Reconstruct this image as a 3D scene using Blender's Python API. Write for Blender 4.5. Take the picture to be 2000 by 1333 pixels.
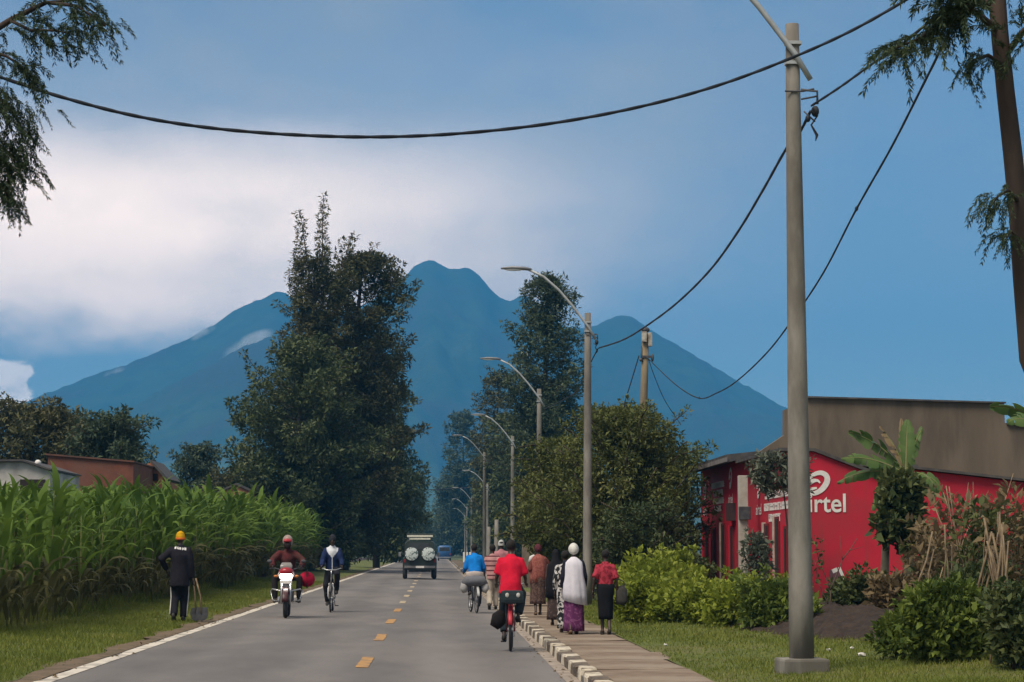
import bpy, bmesh, math, random
import numpy as np
from mathutils import Vector, Matrix

for o in list(bpy.data.objects):
    bpy.data.objects.remove(o)
scene = bpy.context.scene
COL = scene.collection
rng = np.random.default_rng(11)
random.seed(5)
PI = math.pi

# ------------------------------------------------------------------ camera
F_PX, CAM_H = 4200.0, 1.56
PITCH = math.atan((1072 - 666.5) / F_PX)
YAW = math.atan((1000 - 852) * math.cos(PITCH) / F_PX)
cam_data = bpy.data.cameras.new("camera")
cam = bpy.data.objects.new("camera", cam_data)
COL.objects.link(cam)
cam.location = (0, 0, CAM_H)
cam.rotation_euler = (PI / 2 + PITCH, 0, -YAW)
cam_data.sensor_width = 36.0
cam_data.lens = 36.0 * F_PX / 2000.0
cam_data.clip_start = 0.1
cam_data.clip_end = 30000
scene.camera = cam
CAM_R = cam.rotation_euler.to_matrix()

# ------------------------------------------------------------------ sky, sun, exposure
SUN_ELEV, SUN_AZ = math.radians(55), math.radians(-138)      # azimuth from +Y, negative = left
world = bpy.data.worlds.new("World")
scene.world = world
world.use_nodes = True


def build_world():
    nt = world.node_tree
    nt.nodes.clear()
    N, L = nt.nodes.new, nt.links.new
    out = N('ShaderNodeOutputWorld')
    bg = N('ShaderNodeBackground')
    bg.inputs["Strength"].default_value = 0.07
    L(bg.outputs[0], out.inputs[0])
    sky = N('ShaderNodeTexSky')
    sky.sky_type = 'NISHITA'
    sky.sun_disc = False
    sky.sun_elevation = SUN_ELEV
    sky.sun_rotation = SUN_AZ
    sky.altitude = 1800
    sky.air_density = 1.2
    sky.dust_density = 0.2
    sky.ozone_density = 4.0
    tc = N('ShaderNodeTexCoord')
    nrm = N('ShaderNodeVectorMath'); nrm.operation = 'NORMALIZE'
    L(tc.outputs['Generated'], nrm.inputs[0])
    sep = N('ShaderNodeSeparateXYZ')
    L(nrm.outputs[0], sep.inputs[0])

    def M(op, a, b=None, c=None, clamp=False):
        n = N('ShaderNodeMath'); n.operation = op; n.use_clamp = clamp
        for i, v in enumerate((a, b, c)):
            if v is None:
                continue
            if isinstance(v, (int, float)):
                n.inputs[i].default_value = v
            else:
                L(v, n.inputs[i])
        return n.outputs[0]

    def ss(v, lo, hi):
        n = N('ShaderNodeMapRange'); n.interpolation_type = 'SMOOTHSTEP'
        L(v, n.inputs[0])
        n.inputs[1].default_value = lo
        n.inputs[2].default_value = hi
        return n.outputs[0]
    az = M('MULTIPLY', M('ARCTAN2', sep.outputs[0], sep.outputs[1]), 180 / PI)
    el = M('MULTIPLY', M('ARCSINE', sep.outputs[2]), 180 / PI)
    comb = N('ShaderNodeCombineXYZ')
    L(M('MULTIPLY', az, 0.55), comb.inputs[0])
    L(M('MULTIPLY', el, 1.0), comb.inputs[1])

    def noise(scale, detail, rough=0.5, off=0.0, dist=0.0):
        n = N('ShaderNodeTexNoise')
        n.inputs['Scale'].default_value = scale
        n.inputs['Detail'].default_value = detail
        n.inputs['Roughness'].default_value = rough
        n.inputs['Distortion'].default_value = dist
        mp = N('ShaderNodeMapping')
        mp.inputs['Location'].default_value = (off, off * 0.7, off * 0.3)
        L(comb.outputs[0], mp.inputs[0])
        L(mp.outputs[0], n.inputs['Vector'])
        return n.outputs['Fac']
    n1 = noise(0.16, 4, 0.45, 3.1)
    n2 = noise(0.55, 5, 0.55, 9.7)
    n3 = noise(1.5, 6, 0.6, 1.3, 0.4)
    wob = M('MULTIPLY', M('SUBTRACT', n1, 0.5), 7.0)
    wob2 = M('MULTIPLY', M('SUBTRACT', n2, 0.5), 2.2)
    # a long bank of altostratus low in front, thickest to the left (towards the hidden sun), thinning right
    elw = M('ADD', M('ADD', el, M('MULTIPLY', wob, 0.30)), wob2)
    band = M('MULTIPLY', ss(elw, 4.9, 6.6), M('SUBTRACT', 1.0, ss(elw, 8.8, 11.6)))
    azf = M('SUBTRACT', 1.0, ss(M('ADD', az, M('MULTIPLY', wob, 0.8)), -8.5, 8.0))
    azr = ss(az, -75, -38)
    bank = M('MULTIPLY', M('MULTIPLY', band, azf), M('MULTIPLY', azr, M('MULTIPLY_ADD', n2, 1.1, 0.42)), None, True)
    # thin veil of high cloud over everything
    veil = M('MULTIPLY', ss(M('ADD', M('MULTIPLY', n1, 0.7), M('MULTIPLY', n2, 0.3)), 0.33, 0.66), 0.8)
    vfade = M('MULTIPLY', ss(el, 4.5, 9.0), M('SUBTRACT', 1.0, M('MULTIPLY', ss(az, 3.0, 12.0), 0.6)))
    veil = M('MULTIPLY', veil, vfade)
    # a row of low cumulus on the left horizon, with one in view
    cel = M('ADD', el, M('MULTIPLY', M('SUBTRACT', n3, 0.5), 0.9))
    rowm = M('MULTIPLY', M('SUBTRACT', 1.0, ss(cel, 4.75, 4.9)), M('SUBTRACT', 1.0, ss(M('ADD', az, M('MULTIPLY', M('SUBTRACT', n3, 0.5), 1.6)), -10.75, -10.55)))
    rowm = M('MULTIPLY', rowm, azr)

    def mix(fac, a, b):
        n = N('ShaderNodeMix'); n.data_type = 'RGBA'
        if isinstance(fac, (int, float)):
            n.inputs[0].default_value = fac
        else:
            L(fac, n.inputs[0])
        for i, v in ((6, a), (7, b)):
            if isinstance(v, tuple):
                n.inputs[i].default_value = v + (1,)
            else:
                L(v, n.inputs[i])
        return n.outputs[2]
    skyc = N('ShaderNodeHueSaturation')
    skyc.inputs['Hue'].default_value = 0.495
    skyc.inputs['Saturation'].default_value = SKY_SAT
    skyc.inputs['Value'].default_value = SKY_VAL
    L(sky.outputs[0], skyc.inputs['Color'])
    c = mix(veil, skyc.outputs[0], VEIL_COL)
    # a thinner grey sheet of the same bank, stretching on over the summit to the right
    sheet_ = M('MULTIPLY', M('MULTIPLY', ss(elw, 4.6, 7.0), M('SUBTRACT', 1.0, ss(elw, 10.0, 15.0))), M('MULTIPLY', M('SUBTRACT', 1.0, ss(M('ADD', az, wob), 1.0, 12.0)), M('MULTIPLY_ADD', n2, 0.9, 0.1)))
    c = mix(sheet_, c, SHEET_COL)
    # closed, pale cloud cover higher up, which gives the flat light of the place
    deck = M('MULTIPLY', ss(el, 15.5, 27.0), M('MULTIPLY_ADD', n1, 0.5, 0.62), None, True)
    c = mix(deck, c, DECK_COL)
    c = mix(M('MULTIPLY', bank, 0.93), c, BANK_COL)
    c = mix(M('MULTIPLY', rowm, 0.9), c, mix(ss(n3, 0.45, 0.62), CUM_A, CUM_B))
    L(c, bg.inputs['Color'])


SKY_SAT, SKY_VAL = 0.98, 0.86
VEIL_COL = (3.9, 4.1, 4.45)
BANK_COL = (23.0, 18.0, 14.4)
DECK_COL = (5.8, 5.55, 5.2)
SHEET_COL = (6.6, 6.3, 6.2)
CUM_A, CUM_B = (18.0, 15.6, 13.8), (9.0, 8.6, 8.4)
build_world()

sun_data = bpy.data.lights.new("sun", 'SUN')
sun_data.energy = 2.5
sun_data.angle = math.radians(28)
sun_data.color = (1.0, 0.91, 0.77)
sun = bpy.data.objects.new("sun", sun_data)
COL.objects.link(sun)
sdir = Vector((math.sin(SUN_AZ) * math.cos(SUN_ELEV), math.cos(SUN_AZ) * math.cos(SUN_ELEV), math.sin(SUN_ELEV)))
sun.rotation_euler = (-sdir).to_track_quat('-Z', 'Y').to_euler()
scene.view_settings.view_transform = 'Standard'
scene.view_settings.look = 'None'
scene.view_settings.exposure = 0.82
scene.view_settings.gamma = 1.0
scene.render.engine = 'CYCLES'
scene.cycles.use_denoising = True
scene.cycles.max_bounces = 6
scene.cycles.diffuse_bounces = 3
scene.cycles.glossy_bounces = 2
scene.cycles.transparent_max_bounces = 8
scene.cycles.volume_bounces = 1


# ------------------------------------------------------------------ helpers
def ray(px, py):
    d = CAM_R @ Vector(((px - 1000) / F_PX, -(py - 666.5) / F_PX, -1.0))
    return d


def at(px, py, Y):
    """World point at forward distance Y seen in direction of a photo pixel."""
    d = ray(px, py)
    t = Y / d.y
    return Vector((d.x * t, Y, CAM_H + d.z * t))


def road_z(x):
    return -0.02 * x


def tag(o, label=None, cat=None, group=None, kind=None):
    if label: o['label'] = label
    if cat: o['category'] = cat
    if group: o['group'] = group
    if kind: o['kind'] = kind
    return o


def empty(name, loc=(0, 0, 0), rz=0.0, parent=None):
    o = bpy.data.objects.new(name, None)
    o.empty_display_size = 0.1
    COL.objects.link(o)
    o.location = loc
    o.rotation_euler = (0, 0, rz)
    if parent: o.parent = parent
    return o


def link(name, me, parent=None):
    o = bpy.data.objects.new(name, me)
    COL.objects.link(o)
    if parent: o.parent = parent
    return o


def copy_tree(o, parent=None):
    c = o.copy()
    COL.objects.link(c)
    if parent: c.parent = parent
    for ch in list(o.children):
        copy_tree(ch, c)
    return c


def np_mesh(name, V, F, mat=None, smooth=False, midx=None):
    """V (n,3), F (m,k) arrays of one polygon size."""
    V = np.asarray(V, dtype=np.float32); F = np.asarray(F, dtype=np.int32)
    me = bpy.data.meshes.new(name)
    m, k = F.shape
    me.vertices.add(len(V)); me.vertices.foreach_set('co', V.ravel())
    me.loops.add(m * k); me.loops.foreach_set('vertex_index', F.ravel())
    me.polygons.add(m)
    me.polygons.foreach_set('loop_start', np.arange(0, m * k, k, dtype=np.int32))
    if midx is not None:
        me.polygons.foreach_set('material_index', np.asarray(midx, dtype=np.int32))
    if smooth:
        me.polygons.foreach_set('use_smooth', np.ones(m, dtype=bool))
    me.update(calc_edges=True)
    for mt in (mat if isinstance(mat, (list, tuple)) else [mat]):
        if mt: me.materials.append(mt)
    return me


def frame_for(t, lateral):
    t = t.normalized()
    u = lateral - t * lateral.dot(t)
    if u.length < 1e-4:
        u = Vector((0, 1, 0)) - t * t.y
        if u.length < 1e-4:
            u = Vector((1, 0, 0))
    u.normalize()
    return u, t.cross(u).normalized()


class MB:
    """Collects shapes into one mesh."""
    def __init__(self):
        self.v, self.f, self.s = [], [], []

    def add(self, v, f, smooth=False):
        b = len(self.v)
        self.v += [tuple(p) for p in v]
        self.f += [tuple(i + b for i in q) for q in f]
        self.s += [smooth] * len(f)
        return self

    def box(self, c, s, rz=0.0, M=None, bev=0.0):
        bm = bmesh.new()
        bmesh.ops.create_cube(bm, size=1.0)
        for p in bm.verts:
            p.co = Vector((p.co.x * s[0], p.co.y * s[1], p.co.z * s[2]))
        if bev > 0:
            bmesh.ops.bevel(bm, geom=list(bm.edges), offset=min(bev, min(s) * 0.45), segments=2, affect='EDGES', profile=0.6)
        R = Matrix.Rotation(rz, 3, 'Z')
        for p in bm.verts:
            co = p.co
            if M is not None: co = M @ co
            p.co = R @ co + Vector(c)
        bm.verts.index_update()
        self.add([p.co for p in bm.verts], [[q.index for q in f.verts] for f in bm.faces])
        bm.free()
        return self

    def loft(self, cs, rx, ry=None, n=10, lateral=(1, 0, 0), cap=True, smooth=True, fold=None, power=1.0):
        cs = [Vector(c) for c in cs]
        k = len(cs)
        if isinstance(rx, (int, float)): rx = [rx] * k
        if ry is None: ry = rx
        if isinstance(ry, (int, float)): ry = [ry] * k
        lat = Vector(lateral)
        v, f = [], []
        for i in range(k):
            t = cs[min(i + 1, k - 1)] - cs[max(i - 1, 0)]
            if t.length < 1e-6: t = Vector((0, 0, 1))
            u, w = frame_for(t, lat)
            for j in range(n):
                a = 2 * PI * j / n
                r = 1.0 if fold is None else fold(a, i / (k - 1.0))
                ca, sa = math.cos(a), math.sin(a)
                if power != 1.0:
                    ca = math.copysign(abs(ca) ** power, ca); sa = math.copysign(abs(sa) ** power, sa)
                v.append(cs[i] + u * (ca * rx[i] * r) + w * (sa * ry[i] * r))
        for i in range(k - 1):
            for j in range(n):
                a, b = i * n + j, i * n + (j + 1) % n
                f.append((a, b, b + n, a + n))
        if cap:
            f.append(tuple(range(n - 1, -1, -1)))
            f.append(tuple((k - 1) * n + j for j in range(n)))
        return self.add(v, f, smooth)

    def tube(self, cs, r, n=8, cap=True):
        return self.loft(cs, r, None, n, (0.31, 0.52, 0.79) if True else None, cap)

    def ball(self, c, r, n=12, m=8, M=None):
        if isinstance(r, (int, float)): r = (r, r, r)
        v, f = [], []
        c = Vector(c)
        for i in range(1, m):
            th = PI * i / m
            for j in range(n):
                a = 2 * PI * j / n
                p = Vector((r[0] * math.sin(th) * math.cos(a), r[1] * math.sin(th) * math.sin(a), r[2] * math.cos(th)))
                if M is not None: p = M @ p
                v.append(c + p)
        top, bot = Vector((0, 0, r[2])), Vector((0, 0, -r[2]))
        if M is not None: top, bot = M @ top, M @ bot
        v += [c + top, c + bot]
        T, B = len(v) - 2, len(v) - 1
        for i in range(m - 2):
            for j in range(n):
                a, b = i * n + j, i * n + (j + 1) % n
                f.append((a, a + n, b + n, b))
        for j in range(n):
            f.append((T, j, (j + 1) % n))
            f.append((B, (m - 2) * n + (j + 1) % n, (m - 2) * n + j))
        return self.add(v, f, True)

    def ring(self, c, R, r, axis='X', n=28, m=8, rx=None):
        """Torus round an axis."""
        rx = rx or r
        v, f = [], []
        for i in range(n):
            a = 2 * PI * i / n
            for j in range(m):
                b = 2 * PI * j / m
                q = R + r * math.cos(b); s = rx * math.sin(b)
                if axis == 'X': p = (s, q * math.cos(a), q * math.sin(a))
                elif axis == 'Y': p = (q * math.cos(a), s, q * math.sin(a))
                else: p = (q * math.cos(a), q * math.sin(a), s)
                v.append(Vector(p) + Vector(c))
        for i in range(n):
            for j in range(m):
                a, b = i * m + j, i * m + (j + 1) % m
                a2, b2 = ((i + 1) % n) * m + j, ((i + 1) % n) * m + (j + 1) % m
                f.append((a, a2, b2, b))
        return self.add(v, f, True)

    def disc(self, c, R, w, axis='X', n=24):
        d = {'X': Vector((1, 0, 0)), 'Y': Vector((0, 1, 0)), 'Z': Vector((0, 0, 1))}[axis]
        c = Vector(c)
        lat = (0, 0, 1) if axis != 'Z' else (1, 0, 0)
        return self.loft([c - d * w / 2, c + d * w / 2], R, None, n, lat, True, False)

    def prism(self, pts, depth, origin=(0, 0, 0), ux=(1, 0, 0), uy=(0, 0, 1), uz=(0, 1, 0)):
        """Closed 2-D outline extruded."""
        o, ux, uy, uz = Vector(origin), Vector(ux), Vector(uy), Vector(uz)
        n = len(pts)
        v = [o + ux * x + uy * y for x, y in pts] + [o + ux * x + uy * y + uz * depth for x, y in pts]
        f = [tuple(range(n)), tuple(range(2 * n - 1, n - 1, -1))]
        for i in range(n):
            j = (i + 1) % n
            f.append((j, i, i + n, j + n))
        return self.add(v, f)

    def mesh(self, name, mat):
        me = bpy.data.meshes.new(name)
        me.from_pydata([tuple(p) for p in self.v], [], self.f)
        me.polygons.foreach_set('use_smooth', self.s)
        if mat: me.materials.append(mat)
        me.update()
        return me

    def build(self, name, mat, parent=None):
        bm = bmesh.new()
        me = self.mesh(name, mat)
        bm.from_mesh(me)
        bmesh.ops.recalc_face_normals(bm, faces=bm.faces)
        bm.to_mesh(me); bm.free()
        return link(name, me, parent)


# ------------------------------------------------------------------ materials
MATS = {}


def _mat(name):
    m = bpy.data.materials.new(name)
    m.use_nodes = True
    nt = m.node_tree
    nt.nodes.clear()
    return m, nt, nt.nodes.new, nt.links.new


def mat(name, c1, c2=None, rough=0.8, scale=4.0, bump=0.0, bscale=None, metal=0.0, detail=6, lo=0.35, hi=0.65,
        spec=0.3, c3=None, scale3=0.6, stretch=(1, 1, 1), emit=0.0, alpha=1.0):
    """Principled surface: colour mixed by one or two noises, with fine relief."""
    if name in MATS: return MATS[name]
    m, nt, N, L = _mat(name)
    out = N('ShaderNodeOutputMaterial'); b = N('ShaderNodeBsdfPrincipled')
    L(b.outputs[0], out.inputs[0])
    b.inputs['Roughness'].default_value = rough
    b.inputs['Metallic'].default_value = metal
    b.inputs['Specular IOR Level'].default_value = spec
    tc = N('ShaderNodeTexCoord')
    mp = N('ShaderNodeMapping'); mp.inputs['Scale'].default_value = stretch
    L(tc.outputs['Object'], mp.inputs[0])

    def nz(s, d=detail, r=0.6):
        n = N('ShaderNodeTexNoise'); n.inputs['Scale'].default_value = s; n.inputs['Detail'].default_value = d
        n.inputs['Roughness'].default_value = r
        L(mp.outputs[0], n.inputs['Vector'])
        return n.outputs['Fac']

    def rmp(v, lo_, hi_):
        r = N('ShaderNodeMapRange'); r.interpolation_type = 'SMOOTHSTEP'
        L(v, r.inputs[0]); r.inputs[1].default_value = lo_; r.inputs[2].default_value = hi_
        return r.outputs[0]
    c2 = c2 or tuple(x * 0.82 for x in c1)
    mx = N('ShaderNodeMix'); mx.data_type = 'RGBA'
    L(rmp(nz(scale), lo, hi), mx.inputs[0])
    mx.inputs[6].default_value = tuple(c1) + (1,); mx.inputs[7].default_value = tuple(c2) + (1,)
    col = mx.outputs[2]
    if c3:
        m2 = N('ShaderNodeMix'); m2.data_type = 'RGBA'
        L(rmp(nz(scale3, 5), 0.45, 0.62), m2.inputs[0])
        L(col, m2.inputs[6]); m2.inputs[7].default_value = tuple(c3) + (1,)
        col = m2.outputs[2]
    L(col, b.inputs['Base Color'])
    if bump:
        bp = N('ShaderNodeBump'); bp.inputs['Strength'].default_value = 1.0
        bp.inputs['Distance'].default_value = bump
        L(nz(bscale or scale * 6, 5), bp.inputs['Height'])
        L(bp.outputs[0], b.inputs['Normal'])
    if emit:
        b.inputs['Emission Color'].default_value = tuple(c1) + (1,)
        b.inputs['Emission Strength'].default_value = emit
    MATS[name] = m
    return m


def leaf_mat(name, c1, c2, c3=None, nscale=0.35, trans=0.35, rough=0.55):
    """Leaves: colour differs from leaf to leaf and from branch to branch; thin leaves pass some light."""
    if name in MATS: return MATS[name]
    m, nt, N, L = _mat(name)
    out = N('ShaderNodeOutputMaterial')
    geo = N('ShaderNodeNewGeometry'); tc = N('ShaderNodeTexCoord')
    n = N('ShaderNodeTexNoise'); n.inputs['Scale'].default_value = nscale; n.inputs['Detail'].default_value = 3
    L(tc.outputs['Object'], n.inputs['Vector'])
    r = N('ShaderNodeMapRange'); L(n.outputs['Fac'], r.inputs[0]); r.inputs[1].default_value = 0.35; r.inputs[2].default_value = 0.65
    ad = N('ShaderNodeMath'); ad.operation = 'MULTIPLY_ADD'; ad.use_clamp = True
    L(geo.outputs['Random Per Island'], ad.inputs[0]); ad.inputs[1].default_value = 0.55
    mu = N('ShaderNodeMath'); mu.operation = 'MULTIPLY'; L(r.outputs[0], mu.inputs[0]); mu.inputs[1].default_value = 0.5
    L(mu.outputs[0], ad.inputs[2])
    ramp = N('ShaderNodeValToRGB')
    e = ramp.color_ramp.elements
    e[0].color = tuple(c1) + (1,); e[1].color = tuple(c2) + (1,)
    if c3:
        x = ramp.color_ramp.elements.new(0.93); x.color = tuple(c2) + (1,)
        ramp.color_ramp.elements[-1].color = tuple(c3) + (1,)
    L(ad.outputs[0], ramp.inputs[0])
    d = N('ShaderNodeBsdfPrincipled'); d.inputs['Roughness'].default_value = rough
    d.inputs['Specular IOR Level'].default_value = 0.18
    t = N('ShaderNodeBsdfTranslucent')
    L(ramp.outputs[0], d.inputs['Base Color']); L(ramp.outputs[0], t.inputs['Color'])
    mx = N('ShaderNodeMixShader'); mx.inputs[0].default_value = trans
    L(d.outputs[0], mx.inputs[1]); L(t.outputs[0], mx.inputs[2])
    L(mx.outputs[0], out.inputs[0])
    MATS[name] = m
    return m


def stripe_mat(name, ca, cb, period, duty=0.35, axis=2, rough=0.9, edge=0.0, cc=None):
    """Woven cloth stripes along an object axis."""
    m, nt, N, L = _mat(name)
    out = N('ShaderNodeOutputMaterial'); b = N('ShaderNodeBsdfPrincipled'); L(b.outputs[0], out.inputs[0])
    b.inputs['Roughness'].default_value = rough; b.inputs['Specular IOR Level'].default_value = 0.1
    tc = N('ShaderNodeTexCoord'); sp = N('ShaderNodeSeparateXYZ'); L(tc.outputs['Object'], sp.inputs[0])
    a = N('ShaderNodeMath'); a.operation = 'DIVIDE'; L(sp.outputs[axis], a.inputs[0]); a.inputs[1].default_value = period
    fr = N('ShaderNodeMath'); fr.operation = 'FRACT'; L(a.outputs[0], fr.inputs[0])
    lt = N('ShaderNodeMath'); lt.operation = 'LESS_THAN'; L(fr.outputs[0], lt.inputs[0]); lt.inputs[1].default_value = duty
    mx = N('ShaderNodeMix'); mx.data_type = 'RGBA'; L(lt.outputs[0], mx.inputs[0])
    mx.inputs[6].default_value = tuple(ca) + (1,); mx.inputs[7].default_value = tuple(cb) + (1,)
    L(mx.outputs[2], b.inputs['Base Color'])
    return m


def print_mat(name, ca, cb, scale=9.0, thr=0.5, rough=0.9, cc=None):
    """Printed cloth: blotches of a second colour with crisp edges."""
    m, nt, N, L = _mat(name)
    out = N('ShaderNodeOutputMaterial'); b = N('ShaderNodeBsdfPrincipled'); L(b.outputs[0], out.inputs[0])
    b.inputs['Roughness'].default_value = rough; b.inputs['Specular IOR Level'].default_value = 0.1
    tc = N('ShaderNodeTexCoord')
    n = N('ShaderNodeTexNoise'); n.inputs['Scale'].default_value = scale; n.inputs['Detail'].default_value = 1.5
    n.inputs['Distortion'].default_value = 0.6
    L(tc.outputs['Object'], n.inputs['Vector'])
    r = N('ShaderNodeMapRange'); L(n.outputs['Fac'], r.inputs[0]); r.inputs[1].default_value = thr - 0.015; r.inputs[2].default_value = thr + 0.015
    mx = N('ShaderNodeMix'); mx.data_type = 'RGBA'; L(r.outputs[0], mx.inputs[0])
    mx.inputs[6].default_value = tuple(ca) + (1,); mx.inputs[7].default_value = tuple(cb) + (1,)
    L(mx.outputs[2], b.inputs['Base Color'])
    return m


ASPHALT = mat('asphalt', (0.145, 0.13, 0.122), (0.112, 0.101, 0.096), 0.85, 0.9, 0.004, 90, c3=(0.165, 0.145, 0.134), scale3=0.22, stretch=(1, 0.25, 1))


def add_road_wear(m):
    """Tyre tracks polished darker, oil drips and dusty patches along the lanes."""
    nt = m.node_tree; N, L = nt.nodes.new, nt.links.new
    b = [n for n in nt.nodes if n.type == 'BSDF_PRINCIPLED'][0]
    src = b.inputs['Base Color'].links[0].from_socket
    tc = N('ShaderNodeTexCoord'); sp = N('ShaderNodeSeparateXYZ'); L(tc.outputs['Object'], sp.inputs[0])
    def wave(phase):
        s = N('ShaderNodeMath'); s.operation = 'MULTIPLY_ADD'; L(sp.outputs[0], s.inputs[0]); s.inputs[1].default_value = 2 * math.pi / 1.55; s.inputs[2].default_value = phase
        c = N('ShaderNodeMath'); c.operation = 'SINE'; L(s.outputs[0], c.inputs[0])
        return c.outputs[0]
    n = N('ShaderNodeTexNoise'); n.inputs['Scale'].default_value = 1.0; n.inputs['Detail'].default_value = 5
    mp = N('ShaderNodeMapping'); mp.inputs['Scale'].default_value = (1.3, 0.06, 1); L(tc.outputs['Object'], mp.inputs[0]); L(mp.outputs[0], n.inputs['Vector'])
    n2 = N('ShaderNodeTexNoise'); n2.inputs['Scale'].default_value = 0.35; n2.inputs['Detail'].default_value = 7; n2.inputs['Roughness'].default_value = .7; L(tc.outputs['Object'], n2.inputs['Vector'])
    a1 = N('ShaderNodeMath'); a1.operation = 'MULTIPLY_ADD'; L(wave(1.2), a1.inputs[0]); a1.inputs[1].default_value = .09; a1.inputs[2].default_value = .72
    a2 = N('ShaderNodeMath'); a2.operation = 'MULTIPLY_ADD'; L(n.outputs['Fac'], a2.inputs[0]); a2.inputs[1].default_value = .34; L(a1.outputs[0], a2.inputs[2])
    a3 = N('ShaderNodeMath'); a3.operation = 'MULTIPLY_ADD'; L(n2.outputs['Fac'], a3.inputs[0]); a3.inputs[1].default_value = .3; L(a2.outputs[0], a3.inputs[2])
    mx = N('ShaderNodeMix'); mx.data_type = 'RGBA'; mx.blend_type = 'MULTIPLY'; mx.inputs[0].default_value = 1.0
    L(src, mx.inputs[6]); L(a3.outputs[0], mx.inputs[7]); L(mx.outputs[2], b.inputs['Base Color'])


add_road_wear(ASPHALT)
LINE_WHITE = mat('worn_white_paint', (0.56, 0.5, 0.42), (0.22, 0.195, 0.17), 0.8, 2.5, 0.002, 60, lo=0.46, hi=0.7)
DASH_PAINT = mat('worn_yellow_paint', (0.43, 0.225, 0.07), (0.2, 0.145, 0.1), 0.8, 4.0, 0.002, 60, lo=0.42, hi=0.66)
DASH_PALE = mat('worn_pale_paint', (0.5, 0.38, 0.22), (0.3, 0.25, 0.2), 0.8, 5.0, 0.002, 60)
CONCRETE = mat('concrete', (0.245, 0.222, 0.192), (0.15, 0.135, 0.116), 0.9, 3.5, 0.005, 40, c3=(0.12, 0.107, 0.09), scale3=1.3, stretch=(1, 1, 0.3))
PAVING = mat('paving_concrete', (0.215, 0.155, 0.11), (0.15, 0.105, 0.072), 0.92, 2.2, 0.008, 30, c3=(0.25, 0.195, 0.145), scale3=0.7)
KERB_W = mat('kerb_white_paint', (0.55, 0.48, 0.38), (0.3, 0.25, 0.19), 0.85, 7.0, 0.004, 40, lo=0.45, hi=0.68)
KERB_B = mat('kerb_black_paint', (0.07, 0.055, 0.045), (0.16, 0.12, 0.085), 0.85, 7.0, 0.004, 40)
GRASS_GND = mat('short_turf', (0.105, 0.12, 0.026), (0.075, 0.095, 0.02), 0.95, 2.2, 0.03, 14, c3=(0.12, 0.115, 0.035), scale3=0.35)
SOIL = mat('dark_soil', (0.042, 0.026, 0.017), (0.022, 0.014, 0.010), 0.95, 5.0, 0.03, 12)
DIRT = mat('roadside_dirt', (0.16, 0.11, 0.07), (0.1, 0.075, 0.045), 0.95, 3.0, 0.015, 30)
FIELD = mat('far_fields', (0.06, 0.085, 0.025), (0.045, 0.06, 0.02), 0.95, 0.02, 0, c3=(0.08, 0.075, 0.04), scale3=0.006)
# ------------------------------------------------------------------ ground, road, pavement
def sheet(name, x0, x1, y0, y1, nx, ny, zf, m, parent=None, edge=0.0):
    """Grid sheet; edge>0 makes the long sides ragged."""
    xs = np.linspace(x0, x1, nx); ys = np.linspace(0, 1, ny) ** 1.7 * (y1 - y0) + y0
    V = []
    for j, y in enumerate(ys):
        for i, x in enumerate(xs):
            xx = x
            if edge and i == 0: xx = x + edge * (math.sin(y * 1.3) * 0.5 + math.sin(y * 3.1 + 1) * 0.3 + random.uniform(-0.4, 0.4))
            V.append((xx, y, zf(x, y)))
    F = [(j * nx + i, j * nx + i + 1, (j + 1) * nx + i + 1, (j + 1) * nx + i) for j in range(ny - 1) for i in range(nx - 1)]
    return link(name, np_mesh(name, V, F, m, True), parent)


ROAD_L, ROAD_R = -4.45, 1.72
tag(sheet('ground', -5200, 5200, -150, 5600, 24, 24, lambda x, y: -0.22, FIELD), kind='structure')
tag(sheet('road', ROAD_L - 0.25, ROAD_R + 0.05, -30, 900, 8, 60, lambda x, y: road_z(x), ASPHALT), kind='structure')


def verge_z(x, y):
    t = max(0.0, min(1.0, (-x - 4.5) / 3.0))
    return 0.075 + 0.17 * t + 0.02 * math.sin(x * 2.1 + y * 0.7) * t


def lawn_z(x, y):
    t = max(0.0, min(1.0, (x - 3.2) / 4.5))
    return 0.035 + 0.24 * t * t * (3 - 2 * t) + 0.02 * math.sin(x * 1.7 + y * 0.55) * t


tag(sheet('verge', -8.2, ROAD_L - 0.02, 5, 320, 14, 260, lambda x, y: verge_z(x, y) if x < ROAD_L - 0.3 else road_z(x) + 0.004, GRASS_GND), kind='structure')
tag(sheet('dirt_edge', ROAD_L - 0.3, ROAD_L + 0.0, 12, 200, 4, 200, lambda x, y: 0.112 + 0.004 * math.sin(y * 2) - (0.012 if x > ROAD_L - 0.05 else 0), DIRT, edge=0.2), kind='structure')
tag(sheet('field', -90, -8.15, 5, 320, 10, 40, lambda x, y: 0.235, SOIL), kind='structure')
tag(sheet('lawn', 3.2, 60, 5, 320, 60, 120, lawn_z, GRASS_GND), kind='structure')
# painted edge line
pl = sheet('edge_line', ROAD_L, ROAD_L + 0.2, 10, 420, 3, 200, lambda x, y: road_z(x) + 0.006, LINE_WHITE, edge=0.05)
tag(pl, kind='structure')
gut = sheet('gutter_strip', ROAD_R - 0.16, ROAD_R + 0.02, 10, 300, 3, 120, lambda x, y: road_z(x) + 0.005, mat('gutter_concrete', (0.33, 0.27, 0.22), (0.22, 0.18, 0.15), 0.9, 3, 0.003, 40))
tag(gut, kind='structure')
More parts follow.
